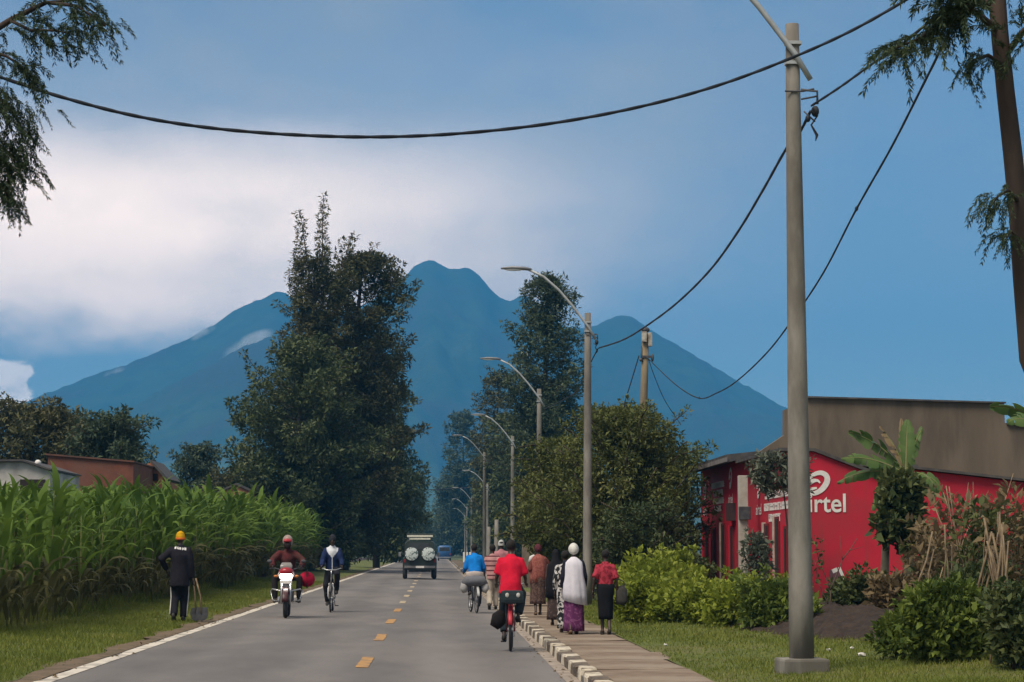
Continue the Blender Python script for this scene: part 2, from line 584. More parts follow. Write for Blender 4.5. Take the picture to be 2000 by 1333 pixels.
# centre dashes: each its own painted mark
marks = empty('road_markings', (0, 0, 0)); tag(marks, kind='structure')
for k in range(-1, 26):
    yc = 29.6 + 8.25 * k
    xo = -0.96
    if yc < 20: continue
    x0, x1, y0, y1 = xo - 0.085, xo + 0.085, yc - 1.35, yc + 1.35
    V, F = [], []
    for i in range(9):
        y = y0 + (y1 - y0) * i / 8
        V += [(x0 + random.uniform(-.012, .012), y, road_z(x0) + 0.007), (x1 + random.uniform(-.012, .012), y, road_z(x1) + 0.007)]
        if i: F.append((2 * i - 2, 2 * i - 1, 2 * i + 1, 2 * i))
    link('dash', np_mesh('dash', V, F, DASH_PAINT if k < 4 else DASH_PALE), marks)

# kerb of painted stones
kerb = MB().box((ROAD_R + 0.13, 130, -0.02), (0.18, 250, 0.10)).build('kerb', CONCRETE)
tag(kerb, kind='structure')


def stone_mesh(seed, m):
    r = random.Random(seed)
    b = MB().box((0, 0, 0), (0.21, 0.76, 0.20), bev=0.025)
    b.v = [(x + r.uniform(-.01, .01), y + r.uniform(-.015, .015), z + r.uniform(-.008, .008)) for x, y, z in b.v]
    return b.mesh('kerb_stone', m)


SW = [stone_mesh(i, KERB_W) for i in range(4)]
SB = [stone_mesh(i + 9, KERB_B) for i in range(4)]
y = 18.0; k = 0
while y < 175:
    o = link('kerb_stone', (SW if k % 2 else SB)[random.randrange(4)], kerb)
    broken = 25.4 < y < 26.6
    o.location = (ROAD_R + 0.13 + random.uniform(-.012, .012) + (0.05 if broken else 0), y, 0.015 + random.uniform(-.016, .016) - (0.05 if broken else 0))
    o.rotation_euler = (random.uniform(-.02, .02) + (0.08 if broken else 0), random.uniform(-.03, .03), random.uniform(-.03, .03))
    y += 0.79; k += 1
# pavement slabs with open joints
pave = sheet('pavement', ROAD_R + 0.2, 3.3, 10, 300, 4, 60, lambda x, y: -0.012, DIRT)
tag(pave, kind='structure')
y = 18.0
while y < 110:
    ln = random.choice([.8, 1.45, 1.9, 2.6])
    w = 3.22 + random.uniform(-.07, .1) - (ROAD_R + 0.25)
    b = MB().box((0, 0, 0), (w, ln - random.uniform(.015, .05), 0.07), bev=0.012)
    b.v = [(x + random.uniform(-.012, .012), q + random.uniform(-.02, .02), z) for x, q, z in b.v]
    o = b.build('paving_slab', PAVING, pave)
    o.location = (ROAD_R + 0.25 + w / 2, y + ln / 2, 0.0 + random.uniform(-.014, .014))
    o.rotation_euler = (random.uniform(-.008, .008), random.uniform(-.006, .006), random.uniform(-.006, .006))
    y += ln


# ------------------------------------------------------------------ volcano
def fnoise(x, y, seed=0, octs=5):
    """Cheap vectorised value noise."""
    r = np.random.default_rng(seed)
    tbl = r.random((64, 64))
    out = np.zeros_like(x); amp = 1.0; tot = 0
    for o in range(octs):
        xi = np.floor(x).astype(int); yi = np.floor(y).astype(int)
        fx = x - xi; fy = y - yi
        fx = fx * fx * (3 - 2 * fx); fy = fy * fy * (3 - 2 * fy)
        a = tbl[xi % 64, yi % 64]; b = tbl[(xi + 1) % 64, yi % 64]
        c = tbl[xi % 64, (yi + 1) % 64]; d = tbl[(xi + 1) % 64, (yi + 1) % 64]
        out += amp * ((a * (1 - fx) + b * fx) * (1 - fy) + (c * (1 - fx) + d * fx) * fy)
        tot += amp; amp *= 0.5; x = x * 2.03 + 7.1; y = y * 2.03 + 3.7
    return out / tot


def mountain(name, label, prof, Yr, Yb, seed, m, back=0.35, gul=0.18, zb=0.0):
    """Massif whose crest runs through real points; slopes with ravines fall to the plain in front and behind."""
    crest = [at(px, py, Yr) for px, py in prof]
    cx = np.array([p.x for p in crest]); cz = np.array([p.z for p in crest])
    nu, nv = 320, 66
    X0 = np.linspace(cx[0], cx[-1], nu)
    Z = np.interp(X0, cx, cz)
    ker = np.array([.25, .5, .25]); Z = np.convolve(np.pad(Z, 1, 'edge'), ker, 'valid')
    T = np.concatenate([np.linspace(0, 1, nv), 1 + np.linspace(0.04, 1, 18) * back])
    XX, TT = np.meshgrid(X0, T, indexing='ij')
    ZZ = np.repeat(Z[:, None], len(T), 1)
    Y = Yb + (Yr - Yb) * TT
    # the massif broadens towards its foot
    ctr = 0.5 * (cx[0] + cx[-1])
    Xw = ctr + (XX - ctr) * (1.0 - 0.05 * (1 - TT))
    prof_t = np.where(TT <= 1, TT ** 1.55, np.clip(1 - (TT - 1) / back, 0, 1))
    h = ZZ * prof_t
    w = np.clip(TT, 0, 1)
    g = fnoise(XX / 120.0 + TT * 1.2 + 20, TT * 5.0 + XX / 400.0 + 5, seed, 4) - 0.5
    g2 = fnoise(XX / 30.0 + 3, TT * 9 + 2, seed + 1, 4) - 0.5
    fade = np.where(TT <= 1, np.sin(PI * np.clip(w, 0, 1)) ** 0.7, 0)
    h = h + ZZ * fade * (g * gul * 2 + g2 * gul * 0.4)
    jag = (fnoise(XX / 9.0, TT * 40, seed + 2, 3) - 0.5) * 6 * np.clip(TT * 2, 0, 1)
    h = np.maximum(h + jag, -0.3) + zb
    V = np.stack([Xw, Y, h], -1).reshape(-1, 3)
    n2 = len(T)
    I, J = np.meshgrid(np.arange(nu - 1), np.arange(n2 - 1), indexing='ij')
    a = (I * n2 + J).ravel()
    F = np.stack([a, a + n2, a + n2 + 1, a + 1], -1)
    o = link(name, np_mesh(name, V, F, m, True))
    tag(o, label, 'mountain', kind='structure')
    return o


FOREST_M = mat('forested_slope', (0.020, 0.042, 0.024), (0.035, 0.06, 0.03), 0.95, 0.02, 3.0, 0.06, c3=(0.03, 0.035, 0.025), scale3=0.005)
LOWSLOPE = mat('terraced_slope', (0.045, 0.085, 0.04), (0.06, 0.10, 0.045), 0.95, 0.02, 1.0, 0.05, c3=(0.05, 0.06, 0.04), scale3=0.008)
main_prof = [(-700, 1030), (-420, 960), (-150, 868), (0, 806), (100, 765), (160, 742), (215, 722), (250, 712), (300, 690), (345, 673), (392, 648), (420, 634),
             (470, 600), (500, 588), (530, 575), (551, 567), (568, 581), (610, 606), (660, 612), (710, 597), (750, 572), (775, 552), (790, 541), (808, 522), (822, 511), (835, 508),
             (855, 512), (868, 521), (882, 528), (896, 525), (912, 524), (926, 528), (942, 543), (956, 562), (970, 579), (985, 588), (1000, 588), (1020, 575), (1045, 590),
             (1080, 625), (1110, 642), (1145, 641), (1165, 636), (1190, 624), (1206, 615), (1216, 614), (1240, 622), (1262, 640), (1300, 662), (1350, 691), (1400, 720), (1440, 744), (1480, 766), (1535, 797),
             (1620, 842), (1750, 898), (1900, 950), (2100, 1000), (2500, 1045)]
mountain('volcano', 'massive blue volcano with jagged double summit behind the avenue', main_prof, 4200, 2350, 3, FOREST_M)
mountain('foothill_ridge', 'lower forested spur in front of the volcano, below the slope cloud', [(-500, 1040), (-150, 980), (120, 880), (300, 770), (420, 708), (470, 680), (525, 658), (560, 652), (640, 668), (720, 720), (800, 790), (900, 880), (1000, 960), (1100, 1020), (1200, 1060)], 3300, 2150, 8, FOREST_M, gul=0.1)
mountain('plain_rise', 'pale green lower slopes at the foot of the volcano', [(-800, 1030), (-300, 985), (0, 950), (200, 915), (420, 890), (600, 900), (800, 925), (900, 940), (1100, 930), (1300, 905), (1500, 915), (1800, 960), (2400, 1040)], 2700, 1500, 21, LOWSLOPE, gul=0.05)

# the damp air of the plateau
hz_m, _nt, _N, _L = _mat('haze_air')
_o = _N('ShaderNodeOutputMaterial'); _v = _N('ShaderNodeVolumePrincipled')
_v.inputs['Color'].default_value = (0.055, 0.35, 0.75, 1)
_v.inputs['Density'].default_value = 0.00026
_v.inputs['Anisotropy'].default_value = 0.0
_L(_v.outputs[0], _o.inputs['Volume'])
hz = MB().box((0, 2850, 319.3), (10800, 6300, 641.4)).build('haze', hz_m)
tag(hz, 'thin blue haze filling the air towards the mountain', 'haze', kind='stuff')
# ------------------------------------------------------------------ vegetation
BARK = mat('bark', (0.085, 0.062, 0.045), (0.05, 0.037, 0.028), 0.95, 3.0, 0.02, 14, stretch=(1, 1, 0.25))
BARK_RED = mat('reddish_bark', (0.075, 0.05, 0.038), (0.035, 0.025, 0.02), 0.95, 2.0, 0.012, 16, stretch=(1, 1, 0.3), c3=(0.04, 0.028, 0.022), scale3=1.2)
LEAF_DARK = leaf_mat('dark_leaf', (0.038, 0.060, 0.025), (0.108, 0.126, 0.049), (0.263, 0.263, 0.123), 0.5, 0.2)
LEAF_MID = leaf_mat('olive_leaf', (0.053, 0.075, 0.021), (0.150, 0.158, 0.045), (0.300, 0.270, 0.105), 0.6, 0.25)
LEAF_BROWN = leaf_mat('brownish_leaf', (0.05, 0.06, 0.026), (0.125, 0.118, 0.052), (0.21, 0.175, 0.09), 0.4, 0.2)
LEAF_PALE = leaf_mat('pale_leaf', (0.120, 0.120, 0.075), (0.250, 0.235, 0.160), None, 0.4, 0.3)
LEAF_BLUE_HAZE = leaf_mat('bluish_haze_leaf', (0.045, 0.068, 0.042), (0.105, 0.135, 0.075), (0.195, 0.225, 0.150), 0.4, 0.25)  # distance haze on the far trees is put into this leaf colour
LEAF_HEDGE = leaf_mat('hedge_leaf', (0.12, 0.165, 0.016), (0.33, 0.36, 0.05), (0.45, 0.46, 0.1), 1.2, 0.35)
LEAF_SHRUB = leaf_mat('shrub_leaf', (0.045, 0.075, 0.016), (0.18, 0.225, 0.04), (0.34, 0.36, 0.1), 1.5, 0.3)
LEAF_NEAR = leaf_mat('feathery_leaf', (0.022, 0.038, 0.019), (0.060, 0.086, 0.038), (0.120, 0.144, 0.072), 0.8, 0.25)
LEAF_GREY = leaf_mat('grey_leaf', (0.07, 0.085, 0.06), (0.17, 0.185, 0.13), None, 1.2, 0.25)
LEAF_VINE = leaf_mat('vine_leaf', (0.037, 0.062, 0.025), (0.125, 0.138, 0.044), (0.312, 0.213, 0.075), 1.3, 0.25)
LEAF_BANANA = leaf_mat('banana_leaf', (0.056, 0.104, 0.024), (0.120, 0.184, 0.056), None, 1.0, 0.35, 0.4)
LEAF_DRY = leaf_mat('dry_leaf', (0.12, 0.085, 0.045), (0.26, 0.19, 0.10), None, 1.0, 0.3)
MAIZE_LEAF = leaf_mat('maize_leaf', (0.055, 0.102, 0.014), (0.15, 0.225, 0.034), (0.3, 0.36, 0.1), 0.6, 0.35, 0.7)
MAIZE_LOW = leaf_mat('old_maize_leaf', (0.07, 0.075, 0.025), (0.13, 0.115, 0.045), (0.24, 0.19, 0.09), 0.6, 0.3)
STALK = mat('maize_stalk', (0.14, 0.16, 0.05), (0.2, 0.17, 0.08), 0.8, 3.0)
DRYSTICK = mat('dry_stalk', (0.26, 0.19, 0.115), (0.14, 0.095, 0.06), 0.9, 6.0, 0.004, 30)
BARE_TWIG = mat('bare_twig', (0.07, 0.05, 0.04), (0.11, 0.08, 0.06), 0.95, 8.0)


def unit(n):
    v = rng.normal(size=(n, 3))
    return v / np.linalg.norm(v, axis=1, keepdims=True)


def leaf_quads(P, L, W, D=None, N=None, curl=0.25):
    """Pointed leaf faces (two quads, folded on the midrib) at points P, along D."""
    n = len(P)
    D = unit(n) if D is None else D / np.linalg.norm(D, axis=1, keepdims=True)
    N = unit(n) if N is None else N
    S = np.cross(D, N); S /= (np.linalg.norm(S, axis=1, keepdims=True) + 1e-6)
    U = np.cross(S, D)
    L = np.broadcast_to(np.asarray(L, float).reshape(-1, 1), (n, 1)); W = np.broadcast_to(np.asarray(W, float).reshape(-1, 1), (n, 1))
    a = P
    b = P + D * L * 0.45 + S * W * 0.5 + U * W * curl
    c = P + D * L - U * L * 0.12
    d = P + D * L * 0.45 - S * W * 0.5 + U * W * curl
    V = np.stack([a, b, c, d], 1).reshape(-1, 3)
    F = np.arange(4 * n, dtype=np.int32).reshape(-1, 4)
    return V, F


def crown_mesh(name, centers, radii, per, L, W, m, flat=0.8, up=0.0, droop=0.0, outw=0.5, jitter=0.35, shell=0.45):
    """Leaves gathered in clumps round branch ends."""
    centers = np.asarray(centers, float); radii = np.asarray(radii, float)
    k = len(centers)
    cnt = np.maximum(6, (per * (radii / radii.mean()) ** 2)).astype(int)
    idx = np.repeat(np.arange(k), cnt)
    n = len(idx)
    d = unit(n)
    r = (shell + (1 - shell) * rng.random(n)) ** 0.8
    P = centers[idx] + d * (radii[idx] * r)[:, None] * np.array([1, 1, flat])
    D = d * outw + unit(n) * (1 - outw) + np.array([0, 0, up - droop])
    s = 1 + jitter * rng.normal(size=n)
    s = np.clip(s, 0.4, 1.9)
    Nn = unit(n) * 0.6 + np.array([0, 0, 0.7]) + d * 0.35
    V, F = leaf_quads(P, L * s, W * s, D, Nn)
    return np_mesh(name, V, F, m)


def limb(b, p0, p1, r0, r1, sag=0.0, seg=4, n=6):
    p0, p1 = Vector(p0), Vector(p1)
    ln = (p1 - p0).length
    pts, rs = [], []
    for i in range(seg + 1):
        t = i / seg
        q = p0.lerp(p1, t) + Vector((random.uniform(-1, 1), random.uniform(-1, 1), random.uniform(-1, 1))) * 0.03 * ln * math.sin(PI * t)
        q.z += sag * math.sin(PI * t)
        pts.append(q); rs.append(r0 + (r1 - r0) * t)
    b.tube(pts, rs, n)


def tree(name, label, base, height, prof, leafm, nlimb=40, per=120, L=0.3, W=0.13, lean=(0, 0), trunk_r=0.25, clump=0.9, rise=0.45,
         group='trees along the road', cat='tree', barkm=None, t0=0.2, flat=0.8, droop=0.0, up=0.1, leaders=None, fill=2, gap=0.0, squash=1.0, shell=0.45, ragged=0.55, fine=0.76):
    L, W, per = L * fine * .92, W * fine * .72, int(per * 0.84)
    """prof: list of (height fraction, crown radius). Clumps sit along limbs that leave the trunk."""
    root = empty(name, base)
    tag(root, label, cat, group)
    hs = [p[0] for p in prof]; rsf = [p[1] for p in prof]
    tb = MB()
    tp = []
    for i in range(9):
        t = i / 8
        tp.append(Vector((lean[0] * t + 0.02 * height * math.sin(t * 5 + height) * t * 0.4, lean[1] * t, height * 0.93 * t)))
    tb.tube(tp, [trunk_r * (1.15 - t / 8 * 0.98) for t in range(9)], 8)

    def axis(t):
        x = min(max(t / 0.93, 0), 1) * 8
        i = min(int(x), 7)
        return tp[i].lerp(tp[i + 1], x - i)
    cen, rad = [], []
    for k in range(nlimb):
        t = t0 + (1 - t0) * ((k + random.random()) / nlimb)
        if gap and random.random() < gap: continue
        R = float(np.interp(t, hs, rsf)) * random.uniform(0.55, 1.14)
        a = k * 2.399963 + random.uniform(-.5, .5)
        p0 = axis(max(t - rise * R / height, 0.05))
        tip = axis(t) + Vector((math.cos(a) * R, math.sin(a) * R * squash, random.uniform(-.2, .3) * clump))
        limb(tb, p0, tip, trunk_r * 0.3 * (1.15 - t), 0.02, sag=-0.04 * R, seg=3, n=5)
        for q in range(fill if t < .62 else max(1, fill - 1)):
            f = 0.93 - q * 0.36
            if f < 0.15: break
            c = p0.lerp(tip, f) + Vector((random.uniform(-.35, .35), random.uniform(-.35, .35), random.uniform(-.3, .3))) * clump
            cen.append(c); rad.append(clump * random.uniform(0.5, 1.2) * (1.0 if t < .6 else .82) * min(1.0, 0.45 + R / (2.2 * clump)))
        if random.random() < ragged:
            q = tip + Vector((math.cos(a + random.uniform(-.6, .6)), math.sin(a + random.uniform(-.6, .6)), random.uniform(-.2, .9))) * clump * random.uniform(.7, 1.35)
            limb(tb, tip, q, 0.03, 0.012, seg=2, n=4)
            cen.append(q); rad.append(clump * random.uniform(.22, .42)); cen.append(tip.lerp(q, .55)); rad.append(clump * random.uniform(.25, .45))
    if leaders:
        for (dx, dy, z0, z1, r) in leaders:
            limb(tb, axis(z0 / height * 0.9), (dx, dy, z1), trunk_r * 0.3, 0.02, seg=5)
            z = z0
            while z < z1:
                f = (z - z0) / (z1 - z0)
                cen.append(Vector((dx * min(1, f + .25) + random.uniform(-.15, .15), dy + random.uniform(-.15, .15), z)))
                rad.append(r * (1.15 - 0.75 * f) * random.uniform(.8, 1.2)); z += r * 0.65
    tb.build('trunk', barkm or BARK, root)
    cm = crown_mesh('crown', cen, rad, per, L, W, leafm, flat, up, droop, shell=shell)
    link('crown', cm, root)
    return root


def base_at(px, Y, z=0.1):
    p = at(px, 1072, Y)
    return (p.x, Y, z)


def h_at(py, Y, z=0.1):
    return at(1000, py, Y).z - z


# the tall clump on the left of the road
tree('broadleaf_tree', 'broad dark rounded tree at the front of the tall clump, beside the maize', base_at(585, 131), h_at(652, 131), [(0.08, 2.7), (0.25, 4.1), (0.5, 4.6), (0.7, 4.0), (0.85, 2.6), (0.95, 1.2), (1, 0.2)],
     LEAF_DARK, nlimb=130, per=150, L=0.34, W=0.17, trunk_r=0.35, clump=0.85, t0=0.1, fill=3)
tree('tall_tree', 'tallest dense tree of the clump overhanging the road, its crown ragged', base_at(668, 142), h_at(470, 142), [(0.06, 2.4), (0.2, 3.4), (0.4, 4.1), (0.6, 4.1), (0.75, 3.8), (0.86, 3.1), (0.94, 1.9), (1, 0.3)],
     LEAF_BROWN, nlimb=190, per=135, L=0.36, W=0.17, lean=(1.0, 0), trunk_r=0.42, clump=0.85, t0=0.07, fill=3)
tree('spire_tree', 'slender pale tree with two thin spires rising above the dense clump', base_at(606, 137), h_at(475, 137), [(0.3, 1.2), (0.6, 2.1), (0.8, 1.9), (0.93, 1.0), (1, 0.2)], LEAF_BROWN, nlimb=70, per=110, L=0.3, W=0.14,
     trunk_r=0.25, clump=0.7, t0=0.35, leaders=[(-0.85, 0, 14, h_at(412, 137), 0.68), (0.62, 0.3, 14, h_at(382, 137), 0.64), (2.5, 0.3, 15, h_at(455, 137), 0.55)])
tree('roadside_tree', 'dark shaggy tree behind the tall clump, low over the far road', base_at(735, 165), h_at(640, 165), [(0.05, 2.2), (0.3, 2.9), (0.6, 2.7), (1, 0.8)], LEAF_DARK, nlimb=90, per=110, L=0.42, W=0.2, clump=1.0, t0=0.06)
for i, (px, Y, py, r, lab) in enumerate([(770, 230, 880, 2.8, 'bluish tree next behind the clump on the far left verge'), (795, 320, 940, 3.0, 'hazy tree second behind the clump on the far left verge'),
                                         (810, 430, 985, 3.2, 'small hazy tree third behind the clump on the far left verge'), (822, 560, 1008, 3.5, 'faint tree at the left end of the avenue')]):
    tree('avenue_tree', lab, base_at(px, Y), h_at(py, Y), [(0.03, r * .8), (0.3, r), (0.7, r * .8), (1, r * .25)], LEAF_BLUE_HAZE, nlimb=60, per=80, L=0.55, W=0.28, clump=1.3, t0=0.05, fill=2)
# the row on the right of the road
tree('tall_tree', 'tall grey-green tree with open crown behind the second street lamp', base_at(1066, 150), h_at(512, 150), [(0.1, 2.0), (0.3, 2.7), (0.55, 2.75), (0.72, 2.5), (0.85, 1.7), (0.94, .9), (1, 0.15)], LEAF_BLUE_HAZE,
     nlimb=150, per=105, L=0.36, W=0.16, trunk_r=0.35, clump=0.8, t0=0.12, fill=3)
tree('avenue_tree', 'brownish tree between the tall tree and the far lamps', base_at(974, 215), h_at(715, 215), [(0.05, 1.9), (0.3, 2.5), (0.6, 2.1), (0.85, 1.3), (1, 0.5)], LEAF_BROWN, nlimb=110, per=95, L=0.42, W=0.2, clump=0.9, t0=0.06, fill=2)
tree('avenue_tree', 'bluish wispy tree left of the brownish one on the right verge', base_at(903, 430), h_at(795, 430), [(0.03, 4.0), (0.3, 4.6), (0.7, 3.4), (1, 0.8)], LEAF_BLUE_HAZE, nlimb=120, per=85, L=0.75, W=0.36, clump=1.4, t0=0.05)
for i, (px, Y, py, r, lab) in enumerate([(1010, 205, 800, 3.4, 'dark tree filling the gap behind the third street lamp'), (957, 285, 880, 2.6, 'hazy tree behind the far lamp arms'), (884, 450, 930, 3.6, 'hazy tree over the far right verge'),
                                         (874, 480, 970, 3.4, 'faint tree near the end of the avenue on the right'), (868, 520, 1000, 3.6, 'faintest tree closing the right end of the avenue'), (846, 640, 1026, 4.0, 'pale tree crown closing the avenue over the road end')]):
    tree('avenue_tree', lab, base_at(px, Y), h_at(py, Y), [(0.02, r * .9), (0.3, r), (0.7, r * .8), (1, r * .25)], LEAF_BLUE_HAZE if i else LEAF_DARK, nlimb=60, per=85, L=0.55, W=0.28, clump=1.3, t0=0.04, fill=2)
# broad tree behind the pavement walkers
tree('broad_tree', 'wide low olive-green tree behind the second lamp and utility pole', base_at(1215, 64), h_at(785, 64), [(0.2, 1.3), (0.35, 2.3), (0.55, 2.5), (0.75, 2.1), (0.9, 1.4), (1, 0.4)], LEAF_MID,
     nlimb=190, per=120, L=0.165, W=0.085, trunk_r=0.2, clump=0.5, t0=0.24, fill=3, rise=0.7)
tree('broad_tree', 'smaller olive tree joined to the wide one, towards the avenue', base_at(1085, 70), h_at(850, 70), [(0.22, 1.0), (0.45, 1.5), (0.7, 1.3), (1, 0.4)], LEAF_MID, nlimb=80, per=110, L=0.165, W=0.085, trunk_r=0.14, clump=0.45, t0=0.26, fill=3)
tree('broad_tree', 'dark green tree between the wide tree and the red shop', base_at(1280, 72), h_at(872, 72), [(0.05, 1.1), (0.35, 1.25), (0.7, 1.1), (1, 0.3)], LEAF_DARK, nlimb=80, per=110, L=0.17, W=0.09, trunk_r=0.14, clump=0.5, t0=0.06, fill=3)
tree('small_tree', 'low dark shrubby tree under the wide tree, beside the pale wall', base_at(1255, 60), h_at(990, 60), [(0.05, 1.0), (0.4, 1.4), (0.8, 1.1), (1, 0.4)], LEAF_DARK, nlimb=55, per=110, L=0.165, W=0.085, trunk_r=0.1, clump=0.45, t0=0.06, fill=3)
# background trees beyond the maize
tree('background_tree', 'large olive tree behind the white house at the frame edge', base_at(60, 105), h_at(790, 105), [(0.1, 2.6), (0.45, 4.0), (0.75, 3.4), (1, 1.2)], LEAF_BROWN, nlimb=110, per=120, L=0.34, W=0.17, clump=0.9, t0=0.15, fill=3, group='trees beyond the maize')
tree('background_tree', 'dark bluish rounded tree behind the brick house', base_at(215, 100), h_at(808, 100), [(0.15, 1.4), (0.5, 1.9), (0.8, 1.6), (1, 0.6)], LEAF_BLUE_HAZE, nlimb=80, per=120, L=0.3, W=0.15, clump=0.7, t0=0.15, fill=3, group='trees beyond the maize')
tree('background_tree', 'dark tree between the olive tree and the brick house', base_at(150, 112), h_at(818, 112), [(0.1, 2.0), (0.5, 2.6), (0.8, 2.0), (1, 0.6)], LEAF_DARK, nlimb=70, per=120, L=0.34, W=0.16, clump=0.8, t0=0.12, fill=3, group='trees beyond the maize')
tree('background_tree', 'small pale green tree standing alone beyond the maize', base_at(385, 150), h_at(865, 150), [(0.1, 1.3), (0.5, 1.8), (0.8, 1.4), (1, 0.5)], LEAF_BLUE_HAZE, nlimb=60, per=110, L=0.34, W=0.17, clump=0.7, t0=0.12, fill=3, group='trees beyond the maize')
for i, (px, Y, py, r, lab) in enumerate([(450, 135, 915, 2.4, 'low brownish tree against the left foot of the tall clump'), (320, 190, 925, 2.2, 'tiny far tree just right of the sloping brick roof'), (285, 230, 905, 1.8, 'far dark cypress-like tree behind the sloping brick roof')]):
    tree('background_tree', lab, base_at(px, Y), h_at(py, Y), [(0.05, r * .8), (0.5, r), (1, r * .3)], LEAF_BROWN if i == 0 else LEAF_BLUE_HAZE, nlimb=45, per=90, L=0.4, W=0.2, clump=0.8, t0=0.06, fill=2, group='trees beyond the maize')


# ---- the two feathery trees close to the camera
def feather_mesh(name, sprays, m, dens=1.0):
    """Hanging sprays: each a drooping twig with narrow leaflets. sprays: (start, direction, length)."""
    Ps, Ds, Ls = [], [], []
    for p, d, ln in sprays:
        p = np.array(p, float); d = np.array(d, float); d /= np.linalg.norm(d)
        seg = 9
        for i in range(seg):
            t = i / seg
            q = p + d * ln * t + np.array([0, 0, -0.55 * ln * t * t])
            tg = d + np.array([0, 0, -1.1 * t]); tg /= np.linalg.norm(tg)
            for s in range(int(7 * dens)):
                v = rng.normal(size=3); v -= tg * v.dot(tg); v /= np.linalg.norm(v)
                Ps.append(q + tg * rng.uniform(0, ln / seg)); Ds.append(tg * 0.9 + v * 0.75 + np.array([0, 0, -0.35]))
                Ls.append(ln * rng.uniform(0.14, 0.27))
    Ls = np.array(Ls)
    V, F = leaf_quads(np.array(Ps), Ls, Ls * 0.17, np.array(Ds), None, 0.1)
    return np_mesh(name, V, F, m)


def near_tree(label, trunk_pts, trunk_r, branches, m, name='feathery_tree'):
    base = trunk_pts[0]
    root = empty(name, base)
    tag(root, label, 'tree')
    b = MB()
    off = Vector(base)
    b.tube([Vector(p) - off for p in trunk_pts], trunk_r, 10)
    b.build('trunk', BARK_RED, root)
    sp = []
    for pts, r, n, ln, spread in branches:
        bb = MB()
        pts = [Vector(p) - off for p in pts]
        bb.tube(pts, [r * (1 - 0.8 * i / (len(pts) - 1)) for i in range(len(pts))], 6)
        bb.build('branch', BARK_RED, root)
        for k in range(n):
            t = random.uniform(0.12, 1.0) ** 0.8 * (len(pts) - 1)
            i = min(int(t), len(pts) - 2)
            q = pts[i].lerp(pts[i + 1], t - i) + Vector((random.gauss(0, spread), random.gauss(0, spread), random.gauss(0, spread * 0.7)))
            d = (pts[i + 1] - pts[i]).normalized() * 0.5 + Vector((random.uniform(-1, 1), random.uniform(-1, 1), random.uniform(-.6, .5))) * 0.8
            sp.append((q, d, ln * random.uniform(.6, 1.3)))
    link('crown', feather_mesh('crown', sp, m), root)
    return root


R = 17.0
near_tree('leaning reddish-trunked feathery tree at the upper right frame corner', [Vector((5.6, R, 0.25)), Vector((5.25, R, 1.8)), at(2012, 700, R), at(1999, 540, R), at(1990, 420, R), at(1978, 300, R), at(1964, 180, R), at(1952, 60, R), at(1945, -60, R), at(1936, -220, R)],
          [0.13, 0.105, 0.09, 0.085, 0.08, 0.077, 0.073, 0.07, 0.065, 0.05],
          [([at(1948, 10, R), at(1900, 0, R), at(1850, 40, R), at(1790, 78, R - .3), at(1735, 100, R - .5)], 0.03, 90, 0.26, 0.05),
           ([at(1950, 60, R), at(1900, 20, R - .3), at(1850, -10, R - .4), at(1790, -40, R - .4)], 0.03, 70, 0.28, 0.08),
           ([at(1962, 130, R), at(1930, 108, R - .3), at(1900, 118, R - .3), at(1885, 140, R - .3)], 0.02, 42, 0.17, 0.05),
           ([at(1970, 100, R), at(2000, 60, R - .3), at(2060, 20, R - .2), at(2120, 0, R - .2)], 0.03, 60, 0.24, 0.08),
           ([at(1990, 395, R), at(1970, 372, R - .3), at(1948, 385, R - .3), at(1935, 405, R - .3)], 0.02, 34, 0.18, 0.05),
           ([at(1993, 470, R), at(1975, 452, R - .3), at(1962, 470, R - .3)], 0.015, 26, 0.15, 0.05),
           ([at(1945, -40, R), at(1990, -50, R + .3), at(2060, -20, R + .2)], 0.03, 50, 0.26, 0.1)], LEAF_NEAR)
R = 19.0
near_tree('feathery dark tree reaching in from the upper left frame corner', [Vector((-5.6, R, 0.2)), Vector((-5.5, R, 2.5)), Vector((-5.2, R, 4.6)), Vector((-4.9, R, 6.6)), Vector((-4.7, R, 8.2))], [0.2, 0.18, 0.15, 0.11, 0.05],
          [([Vector((-5.1, R, 5.3)), at(-90, 110, R), at(20, 40, R), at(90, 5, R), at(150, 12, R - .2), at(205, 50, R - .3)], 0.04, 45, 0.24, 0.07),
           ([at(20, 40, R), at(60, 60, R - .2), at(110, 60, R - .2), at(150, 70, R - .2)], 0.02, 55, 0.2, 0.07),
           ([at(90, 5, R), at(150, 0, R), at(190, 30, R), at(215, 55, R)], 0.015, 40, 0.16, 0.05),
           ([at(-60, 90, R), at(12, 110, R), at(43, 130, R), at(62, 150, R)], 0.02, 45, 0.2, 0.06),
           ([Vector((-5.15, R, 5.0)), at(-80, 180, R), at(-10, 185, R), at(24, 215, R), at(43, 255, R)], 0.04, 150, 0.19, 0.1),
           ([Vector((-5.2, R, 4.6)), at(-90, 250, R), at(-20, 270, R), at(18, 300, R), at(37, 330, R)], 0.04, 160, 0.19, 0.1),
           ([Vector((-5.25, R, 4.2)), at(-100, 330, R), at(-30, 345, R), at(9, 370, R), at(18, 395, R)], 0.04, 110, 0.17, 0.08)], LEAF_NEAR)


